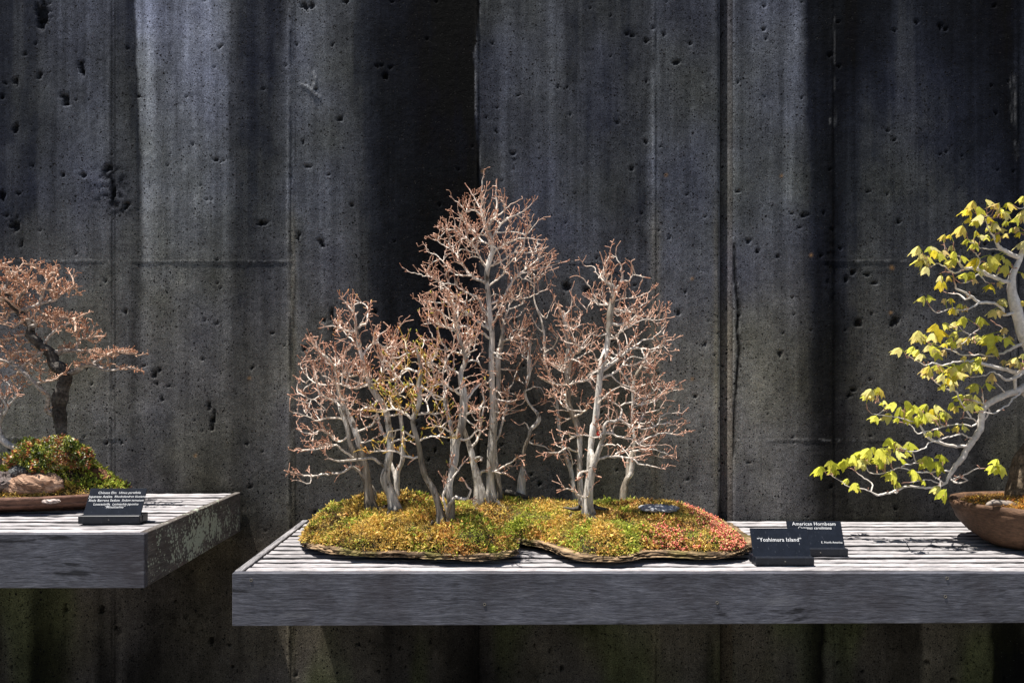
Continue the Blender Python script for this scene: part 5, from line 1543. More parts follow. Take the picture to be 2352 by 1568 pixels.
m3 = Mound(pp, ZL + .042, h3)
def colC(pts, n, rr=np.random.default_rng(8)):
    x, y, z = pts.T
    f = lambda a, k: fbm(x * 13 + a, (y + z) * 13 + a, 3, k)
    fr = sstep(2.33, 2.26, y) * sstep(PX(250, 2.2), PX(170, 2.2), x)
    gold = .35 * f(1, 0) + 2.4 * fr; rust = .55 * f(5, 1) * (1 - fr); green = 1.1 * f(9, 2) * (1 - .8 * fr); lime = .8 * f(13, 3); br = .75 * f(21, 1) * (1 - fr)
    return palette(['gold', 'rust', 'green', 'lime', 'brown'], np.stack([gold, rust, green, lime, br], 1), rr)
o4, mbm = moss_bed('ground_cover', 'golden moss and small leafy ground cover filling the reddish brown tray', m3, colC, 9500, .0095, rrm)
mbm.build('fronds', M['moss'], o4)['kind'] = 'stuff'

# azalea cushion
def cushion(name, label, cx_px, cy_px, Y, rx, rz, ry, n, seed):
    r = np.random.default_rng(seed)
    c = P(cx_px, cy_px, Y)
    rt = empty(name, (c[0], c[1], c[2] - rz * .6), label, 'shrub')
    sk = Skel()
    b = sk.add(c + [0, 0, -rz * 1.0], -1, .006)
    last = b
    for k in range(3): last = sk.add(sk.p[last] + np.array([.002, 0, rz * .2]), last, .005)
    att = []
    while len(att) < 260:
        v = r.normal(size=3); v /= np.linalg.norm(v)
        if v[2] < -.45: continue
        att.append(c + v * np.array([rx, ry, rz]) * r.uniform(.6, .95))
    grow(sk, np.array(att), step=.012, kill=.016, seed=seed, jit=.3)
    cf = lambda p, rr, r_, td: np.full((len(p), 3), 1.0) * np.array([.13, .075, .045])
    A, B = tubes(sk, radii(sk), cf, thick=.0001, seed=seed)
    A.build('stems', M['twig'], rt)
    v = r.normal(size=(n * 2, 3)); v /= np.linalg.norm(v, axis=1)[:, None]
    v = v[v[:, 2] > -.55][:n]
    rad = (1 - .30 * r.random(len(v)) ** 2)[:, None]
    lump = 1 + .42 * (fbm(v[:, 0] * 4 + 5, v[:, 2] * 4 + v[:, 1] * 3 + 5, 3) - .5)[:, None] * 2
    pts = c + v * np.array([rx, ry, rz]) * rad * lump
    L = np.array([[.20, .23, .03], [.12, .17, .03], [.36, .36, .05], [.06, .10, .02], [.40, .14, .05], [.26, .06, .03], [.42, .22, .08], [.62, .60, .42]]) * 1.2
    f = fbm(pts[:, 0] * 60 + 3, pts[:, 2] * 60, 3, 1)
    def cf2(p, n_):
        red = r.random(n_) < sstep(.42, .62, f) * .72
        g = L[r.integers(0, 4, n_)]; d = L[r.integers(4, 7, n_)]
        out = np.where(red[:, None], d, g) * r.uniform(.7, 1.35, n_)[:, None]
        w = r.random(n_) < .06
        out[w] = L[7]
        return out
    mb = MB()
    tuft_cloud(mb, pts, v * .9, .0105, cf2, r, 5, .55, .2)
    mb.build('leaves', M['leafy'], rt)
    return rt
M['leafy'] = make_attr('small_glossy_leaf', 0.35, 120, 0.2, 300, 0.0003, 0.55, backlit=0.12)
cushion('azalea_shrub', 'small dome of tiny green and red leaves at the foot of the rough barked tree', 124, 1050, 2.345, .108, .066, .085, 3000, 5)
ysr = 2.235
rock('brown_rock', 'larger brown rock with pits in front of the small leafy dome', P(78, 1112, 2.27), (.088, .045, .038), 2.0, (.46, .29, .195), (.22, .13, .085), 'rock', group='rocks in the left tray', rot=.1, ridg=.16)
rock('brown_rock', 'greyish rock at the left edge of the photo beside the larger brown rock', P(4, 1112, 2.28), (.060, .045, .036), 6.0, (.30, .25, .22), (.15, .12, .11), 'rock', group='rocks in the left tray')
rock('brown_rock', 'dark reddish brown rock half hidden in ground cover right of the leafy dome', P(200, 1092, 2.39), (.070, .04, .030), 9.0, (.19, .085, .045), (.10, .05, .03), 'rock', group='rocks in the left tray')
rock('brown_rock', 'dark small stone tucked under the left side of the leafy dome', P(52, 1080, 2.30), (.030, .03, .020), 12.0, (.14, .14, .14), (.06, .06, .06), 'rock', group='rocks in the left tray')
rock('brown_rock', 'reddish rock at the upper left behind the ground cover', P(2, 1073, 2.38), (.050, .04, .030), 14.0, (.34, .22, .16), (.16, .10, .08), 'rock', group='rocks in the left tray')
rock('brown_rock', 'pale pinkish pebble lying on the rim of the brown tray', P(118, 1150, 2.205), (.024, .012, .007), 15.0, (.50, .42, .38), (.30, .24, .22), 'rock', group='rocks in the left tray')

def col_elm(pts, rr, r, td):
    dark = np.array([.050, .042, .036]); mid = np.array([.36, .31, .27]); w = np.array([.60, .55, .50]); org = np.array([.46, .20, .105]); pale = np.array([.66, .47, .34])
    big = sstep(.0075, .012, rr)[:, None]
    n = sstep(.50, .72, fbm(pts[:, 0] * 60 + 3, pts[:, 2] * 60, 3))[:, None] * (1 - .75 * big)
    base = (mid * (1 - big) + dark * big) * (1 - n * .5) + w * n * .5
    t = (sstep(.040, .012, td) * sstep(.005, .003, rr))[:, None]
    k = r.random()
    tw = org * (1 - .6 * k) + pale * .6 * k
    thin = sstep(.0050, .0025, rr)[:, None]
    base = base * (1 - thin) + np.array([.60, .42, .31]) * thin
    return np.clip((base * (1 - t) + tw * t) * r.uniform(.85, 1.15), 0, 1)
tree('bonsai_tree', 'bare tree with dark rough trunk growing from the reddish brown tray on the left shelf', 'bonsai tree', None, 2.43, [
    (R1([(272,900,30),(272,870,27),(268,830,28),(262,790,31),(257,750,31),(259,710,30),(274,650,27),(284,608,26),(266,572,29),(232,548,26),(222,505,23),(190,478,22),(158,446,20),(128,420,20),(132,385,15),(104,345,17),(75,305,18),(45,270,18),(15,240,18),(-20,205,16),(-60,180,12)]), -.02, True),
    (R1([(285,600,18),(318,585,16),(345,565,14),(390,548,12),(430,558,10),(460,572,8),(500,570,7),(550,562,6),(600,572,5),(628,578,4)]), -.04),
    (R1([(400,552,8),(440,525,7),(480,500,6),(530,490,5),(580,485,4)]), -.05),
    (R1([(225,505,12),(260,495,11),(300,487,9),(345,490,7),(400,488,5)]), .03),
    (R1([(340,490,6),(350,440,6),(390,430,4),(440,425,4)]), .05),
    (R1([(190,460,9),(215,425,8),(250,395,7),(300,370,6),(350,345,5),(375,325,4)]), -.05),
    (R1([(230,400,7),(235,350,6),(190,330,5)]), .05),
    (R1([(100,310,12),(140,300,10),(190,280,8),(240,265,6),(300,220,5),(325,205,4)]), .03),
    (R1([(75,285,12),(95,245,10),(110,210,8),(120,160,6),(140,120,4)]), -.03),
    (R1([(20,245,12),(30,200,9),(60,160,7),(100,110,4)]), .04),
    (R1([(150,240,7),(200,200,6),(230,150,5),(260,160,3)]), -.02),
    (R1([(130,390,9),(160,370,8),(120,350,6),(60,385,5),(40,380,3)]), -.06),
    (R1([(250,775,12),(215,755,11),(205,735,10),(212,705,10),(208,680,10),(170,648,10),(130,610,10),(95,575,9),(60,548,8),(20,535,7),(-20,520,6)]), -.10),
    (R1([(160,640,7),(190,625,6),(235,620,5)]), -.11),
    (R1([(90,570,7),(110,540,6),(150,560,5),(180,590,3)]), -.05),
    (R1([(60,550,7),(40,510,6),(10,470,5)]), -.10),
    (R1([(-40,180,10),(-20,140,8),(20,110,6),(50,100,4)]), .0),
    (R1([(205,480,7),(160,500,6),(100,490,4)]), -.05),
  ], [(60,640,80,26),(120,670,46,26),(30,690,60,30),(150,655,26,14),(100,730,50,26),(165,735,40,18),(185,765,42,16),(260,812,50,12),(215,830,50,16),(150,800,40,14,.05),(30,830,50,24),(95,855,34,10),(60,745,40,18),(300,845,22,6),(20,870,40,10),(-60,700,70,70),(-40,820,50,50),(115,620,30,12)],
  dY=.12, dens=.022, dk=.40, seed=31, spur=.30, kill=.016, tip=.00115, fan=.68, fanL=(.012, .034), fup=.45, fside=.60, fout=.25, fflat=.35, colf=col_elm, mats=('darkbark', 'twig'), jit=.35, up=.04, step=.0095, foot=False, flute=.27, wid=.92)
# second, pale curved tree at the left edge, same tray
tree('bonsai_tree', 'pale curved small trunk at the far left edge leaning left out of the tray', 'bonsai tree', None, 2.33, [
    (R1([(92,922,16),(70,912,16),(40,900,17),(15,880,17),(0,850,15),(-5,815,13),(8,780,11),(30,748,9),(25,720,7),(5,690,6)]), -.02, True),
    (R1([(30,748,6),(45,720,5),(70,690,4)]), -.03),
    (R1([(-5,820,9),(-60,780,7),(-90,740,6)]), -.03),
  ], [(15,905,28,20),(-40,930,40,40),(-20,890,30,30)], dY=.07, dens=.026, seed=33, spur=.3, kill=.016, tip=.00115, fan=.75, fanL=(.012, .030), fup=.45, fflat=.35, colf=lambda p, rr, r, td: np.where((sstep(.03, .006, td) > .5)[:, None], np.array([[.54, .29, .19]]), np.array([[.50, .46, .42]])) * (.7 + .5 * fbm(p[:, 0] * 70, p[:, 2] * 70, 3)[:, None]), jit=.5, up=.1, step=.0085, foot=False)

# ------------------------------------------------------------------ right: maple in a round grey-brown pot
def tone_grey(t, z, k):
    f = fbm(np.cos(t) * 5, np.sin(t) * 5 + z * 45, 4, 1)[:, None]
    return np.array([.040, .021, .013]) * (1 - f) + np.array([.185, .105, .062]) * f
QX, QY, QA, QB = 1.822, 2.265, .297, .262
pr = [(-.115, .0), (-.098, .004), (-.070, .016), (-.050, .034), (-.034, .056), (-.020, .078), (-.008, .100), (-.001, .112), (-.0015, .116), (.003, .120), (.005, .128), (.003, .135), (-.004, .138), (-.014, .137), (-.020, .128), (-.026, .10)]
V, Fq, C = pot_mesh(QX, QY, ZR, QA, QB, pr, 200, .012, 5, 2.15, tone_grey)
pot = mesh_obj('round_pot', V, Fq, M['pot'], None, C, smooth=True, origin=(QX, QY, ZR))
tag(pot, 'deep rough grey brown clay bowl at the right edge holding the leafy maple', 'pot')
t = np.linspace(0, 2 * np.pi, 160, endpoint=False)
pp = np.stack([QX + (QA - .02) * np.cos(t), QY + (QB - .02) * np.sin(t)], -1)
def h4(X, Y, sd):
    d = np.clip(sd, 0, 1)
    return .010 * (1 - np.exp(-d / .02)) + .030 * sstep(.03, .22, d) + .006 * (fbm(X * 30, Y * 30, 3, 1) - .5)
m4 = Mound(pp, ZR + .122, h4)
PAL['amber'] = np.array([(.74, .38, .03), (.66, .28, .03), (.58, .40, .05), (.48, .16, .03)])
def colD(pts, n, rr=np.random.default_rng(9)):
    x, y, z = pts.T
    f = fbm(x * 16, y * 16, 3); g = fbm(x * 16 + 7, y * 16, 3, 1)
    return palette(['amber', 'gold', 'brown', 'rust'], np.stack([f + .25, g * .6, sstep(.45, .6, g) * 1.1, .4 + 0 * f], 1), rr)
o5, mbm = moss_bed('moss_bed', 'thin amber orange moss and grit inside the grey brown bowl', m4, colD, 6500, .0055, rrm)
mbm.build('fronds', M['moss'], o5)['kind'] = 'stuff'

sk = Skel(); YM = 2.29
def mt(pts, y0, y1, main=False, attach=True, sd=0): return sk.trace([(a_, b_, c_ * .86) for a_, b_, c_ in pts], YM + y0, YM + y1, 0, attach=attach, main=main, zig=0 if main else .0010, seed=sd, step=.010)
mt([(2395,1165,66),(2398,1140,56),(2402,1100,48),(2412,1050,42),(2420,1000,40),(2416,940,38),(2400,870,30),(2385,830,24),(2368,790,20)] + R5([(1835,1180,50),(1800,1060,45),(1765,940,44),(1742,850,36),(1740,780,32),(1745,720,28),(1775,650,24),(1800,600,22),(1822,530,20),(1850,470,17),(1870,380,12),(1860,280,8),(1840,180,5)]), 0, -.02, True, False)
mt([(2395,940,20),(2352,893,15)] + R6([(1700,200,32),(1600,232,30),(1530,262,29),(1470,295,27),(1428,335,26),(1412,390,25),(1408,450,25),(1390,510,25),(1350,570,25),(1310,630,24),(1260,710,23),(1210,775,20),(1178,830,14),(1155,880,11),(1110,905,11),(1050,914,10),(980,915,9),(930,912,9),(892,905,9),(840,915,9),(780,940,9),(710,962,9),(650,970,9),(600,945,6),(530,922,5),(450,915,4),(390,880,4),(340,845,3),(300,815,3)]), 0, .10, False)
B = [
 (R5([(1800,570,18),(1760,568,20),(1720,550,20),(1680,525,20),(1648,500,18),(1620,470,14),(1605,430,9),(1580,390,7),(1550,345,5),(1540,290,4),(1550,250,3)]), -.06),
 (R5([(1700,780,18),(1660,760,18),(1620,740,18),(1555,715,17),(1500,685,15),(1460,665,14),(1400,662,13),(1350,655,12),(1332,620,8),(1342,575,6),(1280,570,4),(1200,575,3)]), -.09),
 (R5([(1360,655,9),(1320,695,8),(1285,700,7),(1240,665,6),(1200,640,5),(1150,628,4),(1095,660,3),(1060,680,3)]), -.13),
 (R5([(1290,700,7),(1220,690,5),(1180,705,3)]), -.07),
 (R5([(1735,1035,12),(1680,1025,13),(1672,985,13),(1620,945,12),(1560,930,13),(1490,932,13),(1430,890,10),(1380,855,9),(1330,835,9),(1295,800,7),(1290,740,6),(1280,705,5)]), -.05),
 (R5([(1490,932,9),(1440,960,8),(1400,980,7),(1340,990,6),(1280,975,5),(1215,990,5),(1160,1012,4),(1110,970,4),(1070,915,3)]), -.15),
 (R5([(1430,890,8),(1375,905,8),(1340,870,6),(1260,860,4),(1200,845,3)]), .04),
 (R5([(1850,1250,14),(1790,1265,14),(1740,1290,13),(1700,1310,12),(1650,1335,10),(1560,1350,8),(1500,1335,7),(1420,1345,7),(1330,1335,6),(1280,1310,5),(1220,1290,4),(1130,1250,3)]), .05),
 (R5([(1850,1475,18),(1770,1475,18),(1700,1455,18),(1630,1440,17),(1560,1425,16),(1500,1400,14),(1440,1390,12),(1380,1388,10),(1300,1395,8),(1200,1420,7),(1120,1405,6),(1060,1420,5),(1010,1395,4),(970,1375,4),(935,1350,3)]), -.10),
 (R5([(1740,1560,12),(1770,1500,14),(1800,1470,12),(1835,1440,8)]), -.05),
 (R5([(1600,700,7),(1660,690,6),(1720,700,8)]), -.03),
 (R5([(1580,550,6),(1540,510,5),(1480,500,4),(1440,470,3)]), -.10),
 (R5([(1480,640,5),(1490,600,5),(1450,540,4),(1420,515,3)]), -.12),
 (R5([(1480,690,6),(1440,745,6),(1380,775,5),(1330,775,4),(1300,750,3)]), -.10),
 (R5([(1480,740,5),(1540,770,4),(1600,780,4)]), -.02),
 (R5([(1320,1335,5),(1290,1290,4),(1280,1240,3)]), -.04),
 (R5([(1400,1250,4),(1410,1190,4),(1350,1150,4),(1320,1110,3)]), -.02),
 (R5([(1520,1190,4),(1490,1130,4),(1440,1090,3)]), -.02),
 (R5([(1740,1230,5),(1680,1190,5),(1665,1130,4),(1620,1100,4),(1580,1070,3)]), .03),
 (R6([(1740,50,14),(1690,90,14),(1640,120,14),(1590,122,12),(1540,90,7),(1490,65,6),(1440,95,5),(1360,102,5),(1270,98,4)]), -.06),
 (R6([(1725,195,10),(1690,230,8),(1640,265,8),(1622,300,7),(1570,330,7),(1520,362,7),(1470,370,6),(1410,360,4),(1350,365,3)]), -.12),
 (R6([(1450,310,7),(1468,350,8),(1450,400,8),(1390,440,8),(1340,468,7),(1280,450,6),(1180,456,6),(1110,475,6),(1040,500,5),(985,510,5),(940,520,5),(915,480,4),(880,450,4),(830,440,4),(780,430,4)]), .08),
 (R6([(1380,420,6),(1340,405,6),(1256,408,4)]), -.05),
 (R6([(1308,612,14),(1250,615,14),(1180,605,13),(1120,590,13),(1075,575,13),(1030,555,14),(1010,535,14),(985,495,9),(960,455,7),(900,430,5),(800,400,4),(720,390,4),(650,378,4),(605,375,4),(570,335,3),(565,300,3)]), .02),
 (R6([(650,378,4),(700,340,3),(690,310,3),(640,275,3)]), .02),
 (R6([(1350,550,8),(1310,548,7),(1270,525,6),(1200,538,6),(1130,555,5),(1080,575,5),(1040,580,5),(1000,620,5),(960,642,4),(910,652,4),(860,648,3),(800,640,3)]), -.14),
 (R6([(1190,800,8),(1110,795,7),(1040,800,7),(960,803,6),(880,785,5),(800,768,5),(750,795,5),(680,812,5),(620,815,5),(580,795,4),(560,760,3),(545,730,3)]), .04),
 (R6([(800,768,4),(870,745,5),(950,735,5),(1010,740,3)]), .06),
 (R6([(615,940,7),(612,900,6),(590,870,5),(550,850,5),(510,815,4),(460,780,3),(430,770,3)]), .14),
 (R6([(1165,890,6),(1100,880,6),(1040,862,5),(980,860,5),(900,875,4),(860,878,3)]), .02),
 (R6([(1170,840,7),(1195,860,7),(1232,886,8),(1280,875,6),(1305,860,6),(1275,832,5),(1310,815,5),(1350,790,5),(1380,775,4),(1430,775,4),(1480,770,3)]), -.12),
 (R6([(1195,850,5),(1240,840,5),(1275,832,4)]), -.10),
 (R6([(1140,880,5),(1070,840,4),(1040,810,3)]), -.10),
 (R6([(1090,930,4),(1110,955,4),(1135,975,3)]), -.10),
 (R6([(760,935,4),(790,955,4),(800,935,3)]), -.12),
 (R6([(1290,270,8),(1240,255,8),(1230,215,6),(1150,190,5),(1080,150,5),(1040,110,4),(1000,90,3)]), -.02),
 (R6([(1420,290,8),(1350,275,8),(1290,268,7)]), .0),
 (R6([(1440,270,5),(1420,230,4),(1412,190,3)]), -.04),
 (R6([(1600,240,5),(1560,190,4),(1520,150,3),(1500,100,3)]), -.04),
 (R6([(1110,560,4),(1070,530,4),(1040,520,3)]), -.05),
 (R6([(930,700,4),(910,670,4),(880,640,3),(790,620,3)]), -.12),
]
for i, (p, dy) in enumerate(B): mt(p, 0, dy, False, True, 50 + i)
# surface root creeping over the moss
NB = len(sk.p)
LV = []
def LL(conv, l):
    for e in l:
        (x, y, _), = conv([(e[0], e[1], 1)])
        LV.append((x, y, e[2], e[3] if len(e) > 3 else 1.0))
LL(R5, [(1440,135,'L'),(1410,195,'L',1.15),(1540,125,'R',.8),(1480,180,'R',.9),(1640,155,'L',1.1),(1710,150,'R'),(1835,100,'L',.8),(1835,205,'L'),(1660,195,'D',.9),(1690,220,'R',.8),(1820,240,'L'),(1780,260,'L',.9),
 (1355,330,'L'),(1400,270,'L',.7),(1500,240,'L',.9),(1480,275,'D',.75),(1450,290,'L',.6),(1590,300,'D',.6),(1620,310,'D',.7),(1700,290,'D',.5),(1560,260,'R',.6),(1260,400,'L',.55),(1215,400,'L',.7),(1270,485,'D',.5),(1390,435,'L',.6),(1430,440,'R',.5),(1450,455,'L',.8),(1550,400,'D',.7),(1640,400,'D',.6),(1600,350,'L',.5),(1740,350,'D',.5),(1780,340,'D',.55),(1660,350,'R',.5),(1835,450,'L'),(1500,400,'R',.45),(1460,370,'R',.5),(1700,390,'D',.5),(1560,330,'D',.55),(1800,380,'L',.5),
 (1010,490,'L',1.1),(1110,490,'R',.9),(1040,545,'L'),(1035,590,'L'),(1060,560,'D'),(1080,570,'R',.8),(1210,520,'R',.7),(1130,520,'D',.7),(1180,540,'R',.8),(1290,530,'L',.7),(1290,570,'L',.9),(1350,565,'R',.8),(1470,580,'L',1.1),(1240,610,'R',.7),(1270,600,'L',.8),(1070,650,'L',.8),(1190,720,'D',.6),(1250,720,'D',.6),(1190,760,'D',.9),(1170,790,'L',.6),
 (1410,690,'L',.9),(1380,700,'L',.8),(1440,740,'R',.6),(1430,700,'D',.7),(1500,640,'D',.7),(1540,620,'L',.8),(1570,560,'R'),(1570,620,'D'),(1640,550,'D',.9),(1660,560,'R',.7),(1700,590,'R',.9),(1700,640,'D',.9),(1580,790,'L',.9),(1640,770,'R',.6),(1680,900,'L',.9),(1620,600,'L',.8),(1500,680,'R',.6),(1820,700,'R',.6),(1830,920,'D',.5),
 (1050,880,'L',.8),(1085,870,'R',.7),(1215,900,'D',.5),(1265,895,'R',.5),(1340,940,'L',.6),(1380,950,'D',.6),(1280,970,'L',.6),(1300,985,'D',.5),(1270,985,'L',.4),(1600,985,'L',.8),(1630,985,'R',.7),(1360,960,'D',.5),
 (1145,1095,'L',1.1),(1010,1150,'L',1.25),(1060,1180,'D',.9),(1030,1190,'L',.8),(1150,1130,'R',1.2),(1130,1170,'D',.9),(1210,1090,'R',.8),(1300,1080,'L',.8),(1370,1040,'L',.9),(1390,1060,'L',.5),(1490,1040,'R',1.0),(1310,1160,'D',.7),(1400,1200,'L',.8),(1480,1190,'L',.8),(1500,1200,'D',.6),(1590,1170,'L',1.4),(1590,1200,'L',1.1),(1630,1190,'R',.7),(1350,1210,'D',.7),(1700,1200,'R',.9),(1290,1230,'L',.9),(1340,1240,'D',.6),(1610,1270,'D',1.1),(1220,1250,'L',.5),
 (865,1285,'L',1.0),(970,1275,'L',.9),(1010,1300,'L',.8),(1030,1330,'L',.7),(1090,1260,'L',.8),(1110,1270,'R',1.0),(1130,1290,'R',.8),(1160,1320,'D',.7),(1220,1300,'L',.6),(1550,1350,'L',.5),(1690,1130,'D',.6),(1720,1190,'R',.5),(1500,1360,'L',1.1),(1480,1400,'D',.9),(1400,1400,'L',1.0),(1300,1430,'D',1.1),(1260,1440,'L',.7),(1320,1470,'R',.8),(1170,1420,'R',.7),(1095,1430,'L',1.0),(1780,1360,'L',.8),(1830,1330,'L',.5),(1590,1480,'D',.8),(1680,1380,'D',.5),(1380,1350,'L',.5),(1810,1400,'D',.6),(1270,1200,'L',.6),(1450,1400,'L',.7),(1350,1450,'R',.7),(1750,1380,'L',.7),(1200,1490,'L',.8),(1240,1520,'D',.8)])
LL(R6, [(1025,28,'L',1.1),(1020,70,'D',.6),(1000,60,'L',.7),(1090,15,'R',.8),(1200,25,'L',1.0),(1230,20,'D',1.5),(1250,60,'R',.8),(1310,0,'L',1.1),(1390,0,'D',.9),(1500,85,'D',.8),(1130,155,'L',.7),(1200,160,'R',.7),(1210,120,'L',.8),(1375,155,'L',.9),(1450,145,'R',.9),(1270,235,'L',.8),(1340,235,'L',.9),(1370,238,'R',1.0),(1290,290,'L',.7),(1200,290,'D',.7),(1230,320,'D',.6),(1340,300,'D',.8),(1370,310,'R',.7),
 (605,195,'L',1.1),(640,190,'R',.7),(665,185,'R',1.0),(570,235,'L',.7),(600,240,'D',.5),(700,275,'D',.5),(680,290,'L',.4),(775,290,'L',1.0),(860,280,'R',.9),(820,325,'D',.9),(920,310,'D',.9),(900,350,'L',.7),(1010,305,'L',.9),(1060,340,'D',.7),(1075,305,'R',.9),(845,350,'R',1.1),(740,370,'L',1.1),(640,390,'L',.9),(980,365,'D',1.0),(1010,365,'R',1.0),(1130,360,'D',.9),(1150,360,'R',.9),(800,405,'L',.6),(950,400,'D',.8),(1090,400,'L',.8),(960,340,'R',.7),(880,390,'R',.8),(1080,495,'D',.55),(1100,500,'R',.5),(1040,505,'L',.6),(1220,470,'D',.6),(1280,460,'R',.6),(1240,465,'L',.5),(1170,480,'L',.4),
 (740,550,'D',.8),(780,580,'L',.8),(790,590,'R',.5),(880,580,'R',1.0),(870,600,'D',.6),(620,620,'D',.6),(670,630,'D',1.1),(590,630,'L',1.3),(580,640,'D',1.1),(530,650,'L',.9),(520,690,'R',1.0),(690,690,'L',1.2),(740,620,'D',.9),(730,680,'R',.7),(790,640,'R',.9),(820,700,'R',.7),(860,650,'R',.5),(970,705,'L',.5),(1010,685,'D',.9),(1030,690,'L',1.3),(1050,700,'D',.7),(1120,675,'R',1.0),(1090,725,'R',1.2),(480,680,'D',1.0),(520,710,'D',.9),(430,700,'D',.8),(400,720,'L',1.0),(310,720,'R',1.1),(340,770,'L',1.0),(400,705,'R',.8),(350,790,'D',.5),(228,762,'L',1.1),(430,852,'L',.7),(490,880,'D',.95),(770,800,'L',1.35),(760,860,'D',.5),(912,782,'R',1.25),(800,880,'R',.6),(790,870,'D',.4),(992,870,'D',.4),(1100,905,'L',1.0),(1155,930,'D',1.05),(1530,708,'L',.8),(1500,755,'L',.8),(1555,750,'R',1.15),(1545,760,'D',.9),(550,740,'D',.7),(650,700,'R',.9),(700,740,'D',.7)])
rl = np.random.default_rng(123)
lf = MB(); pet = MB()
OUT = [(0,0),(.16,-.05),(.30,.02),(.42,.16),(.47,.32),(.55,.44),(.56,.66),(.45,.60),(.38,.64),(.27,.56),(.24,.70),(.16,.78),(.14,.90),(.06,.92),(0,1.06)]
def leaf(apex, d, nrm, size, col):
    d = d / np.linalg.norm(d); nrm = nrm - d * nrm.dot(d); nrm /= np.linalg.norm(nrm); s = np.cross(d, nrm)
    fold = rl.uniform(.45, 1.05); droop = rl.uniform(.10, .40); wid = rl.uniform(.72, 1.0)
    V = []; Fq = []
    mid = [(0, v) for v in (0, .2, .4, .6, .8, 1.06)]
    def pt(u, v):
        z = -abs(u) * fold - droop * v * v + .035 * math.sin(v * 17 + u * 9) - .10 * (abs(u) > .44)
        return apex + size * (s * u * wid + d * v + nrm * z)
    for side in (1, -1):
        o_ = [pt(u * side, v) for u, v in OUT]
        m_ = [pt(0, .42), pt(.17 * side, .34)]
        b = len(V); V += o_ + m_
        k = len(OUT)
        for i in range(k - 1):
            c0 = b + k + 1
            Fq.append((b + i, b + i + 1, c0) if side > 0 else (b + i + 1, b + i, c0))
        Fq.append((b + k - 1, b + k, b + k + 1) if side > 0 else (b + k, b + k - 1, b + k + 1))
        Fq.append((b + k, b, b + k + 1) if side > 0 else (b, b + k, b + k + 1))
    C = np.full((len(V), 3), 1.0) * col
    tipc = np.array([v for _ in (0, 1) for v in [q[1] for q in OUT] + [.42, .34]])
    C = C * (1 - .22 * sstep(.5, 1, tipc)[:, None] * np.array([0, .5, 1]))
    V = np.array(V)
    lf.add(V, [f for f in Fq], C)
LCOL = [(.78,.74,.13),(.70,.70,.09),(.82,.74,.24),(.64,.64,.07),(.84,.78,.32)]
YCOL = [(.84,.68,.05),(.82,.66,.14),(.76,.58,.24)]
A_ = np.array(sk.p[:NB]); PRJ = np.stack([VX + A_[:, 0] * F / A_[:, 1], VY + (EYE - A_[:, 2]) * F / A_[:, 1]], -1)
thin = np.array(sk.r[:NB]) < .016
for (x, y, dr, sz) in LV:
    dd = np.hypot(PRJ[:, 0] - x, (PRJ[:, 1] - y - 6) * (1.0)) + np.where(PRJ[:, 1] < y - 6, 14, 0) + np.where(thin, 0, 30)
    k = int(dd.argmin()); L = float(np.hypot(PRJ[k, 0] - x, PRJ[k, 1] - y))
    Yl = float(np.clip(sk.p[k][1] + rl.uniform(-.035, .02), 1.95, YW - .08))
    ap = P(x, y, Yl)
    base = k
    if L > 26:          # a short side twig carries it first
        q = sk.p[k] + (ap - sk.p[k]) * (1 - 14 / L) + np.array([0, 0, -.004])
        nseg = max(2, int(L / 9)); prev = sk.p[k].copy()
        for i in range(1, nseg + 1):
            t_ = i / nseg
            pnt = sk.p[k] * (1 - t_) + q * t_ + np.array([0, 0, -.010 * math.sin(math.pi * t_)]) + rl.normal(size=3) * .0016
            base = sk.add(pnt, base if i > 1 else k, 0.0)
    # petiole
    a = sk.p[base]; m_ = (a + ap) / 2 + np.array([0, 0, .004])
    tp = Skel(); j = tp.add(a, -1, .0012)
    for t_ in (.33, .66, 1.0):
        j = tp.add(a * (1 - t_) ** 2 + m_ * 2 * t_ * (1 - t_) + ap * t_ ** 2, j, .0011)
    cf = lambda p, rr, r_, td: np.full((len(p), 3), 1.0) * np.array([.42, .45, .06])
    Aq, Bq = tubes(tp, np.array(tp.r), cf, nt=4, bud=False)
    for mbq in (Bq,):
        for v, f_, c_ in [(np.concatenate(mbq.V), mbq.F, np.concatenate(mbq.C))]:
            for ff in f_: pet.F.append(ff + pet.n)
            pet.V.append(v); pet.C.append(c_); pet.n += len(v)
    ang = {'L': rl.uniform(-2.75, -2.15), 'R': rl.uniform(-1.0, -.45), 'D': rl.uniform(-1.95, -1.2)}[dr]
    d = np.array([math.cos(ang), rl.uniform(-.75, .10), math.sin(ang) * .85])
    nrm = np.array([rl.uniform(-.45, .35), rl.uniform(-.8, -.3), rl.uniform(.6, 1.1)])
    up_ = y < 960
    lime_ = sstep(820, 980, y)
    c = np.array(LCOL[rl.integers(0, 5)]) * (np.array([.93, .96, .75]) * lime_ + (1 - lime_) * np.array([1.0, .97, 1.0]))
    if rl.random() < .28 * (1 - lime_) + (.25 if sz < .65 else 0): c = np.array(YCOL[rl.integers(0, 3)])
    leaf(ap, d, nrm, .037 * sz * rl.uniform(.9, 1.1), c * rl.uniform(.8, 1.15))
    if rl.random() < .55:       # a smaller folded leaf from the same bud
        a2 = {'L': -1.75, 'R': -1.4, 'D': -2.4 if rl.random() < .5 else -.7}[dr] + rl.uniform(-.4, .4)
        d2 = np.array([math.cos(a2), rl.uniform(-.4, .6), math.sin(a2)]); n2 = np.array([rl.uniform(-.6, .6), rl.uniform(-.8, .2), rl.uniform(.4, 1.0)])
        leaf(ap + np.array([0, .002, -.001]), d2, n2, .039 * sz * rl.uniform(.5, .8), np.array(LCOL[rl.integers(0, 5)]) * rl.uniform(.7, 1.05) * np.array([.95, .98, .8]))
spurs(sk, .16, ln=(.005, .010), seed=9)
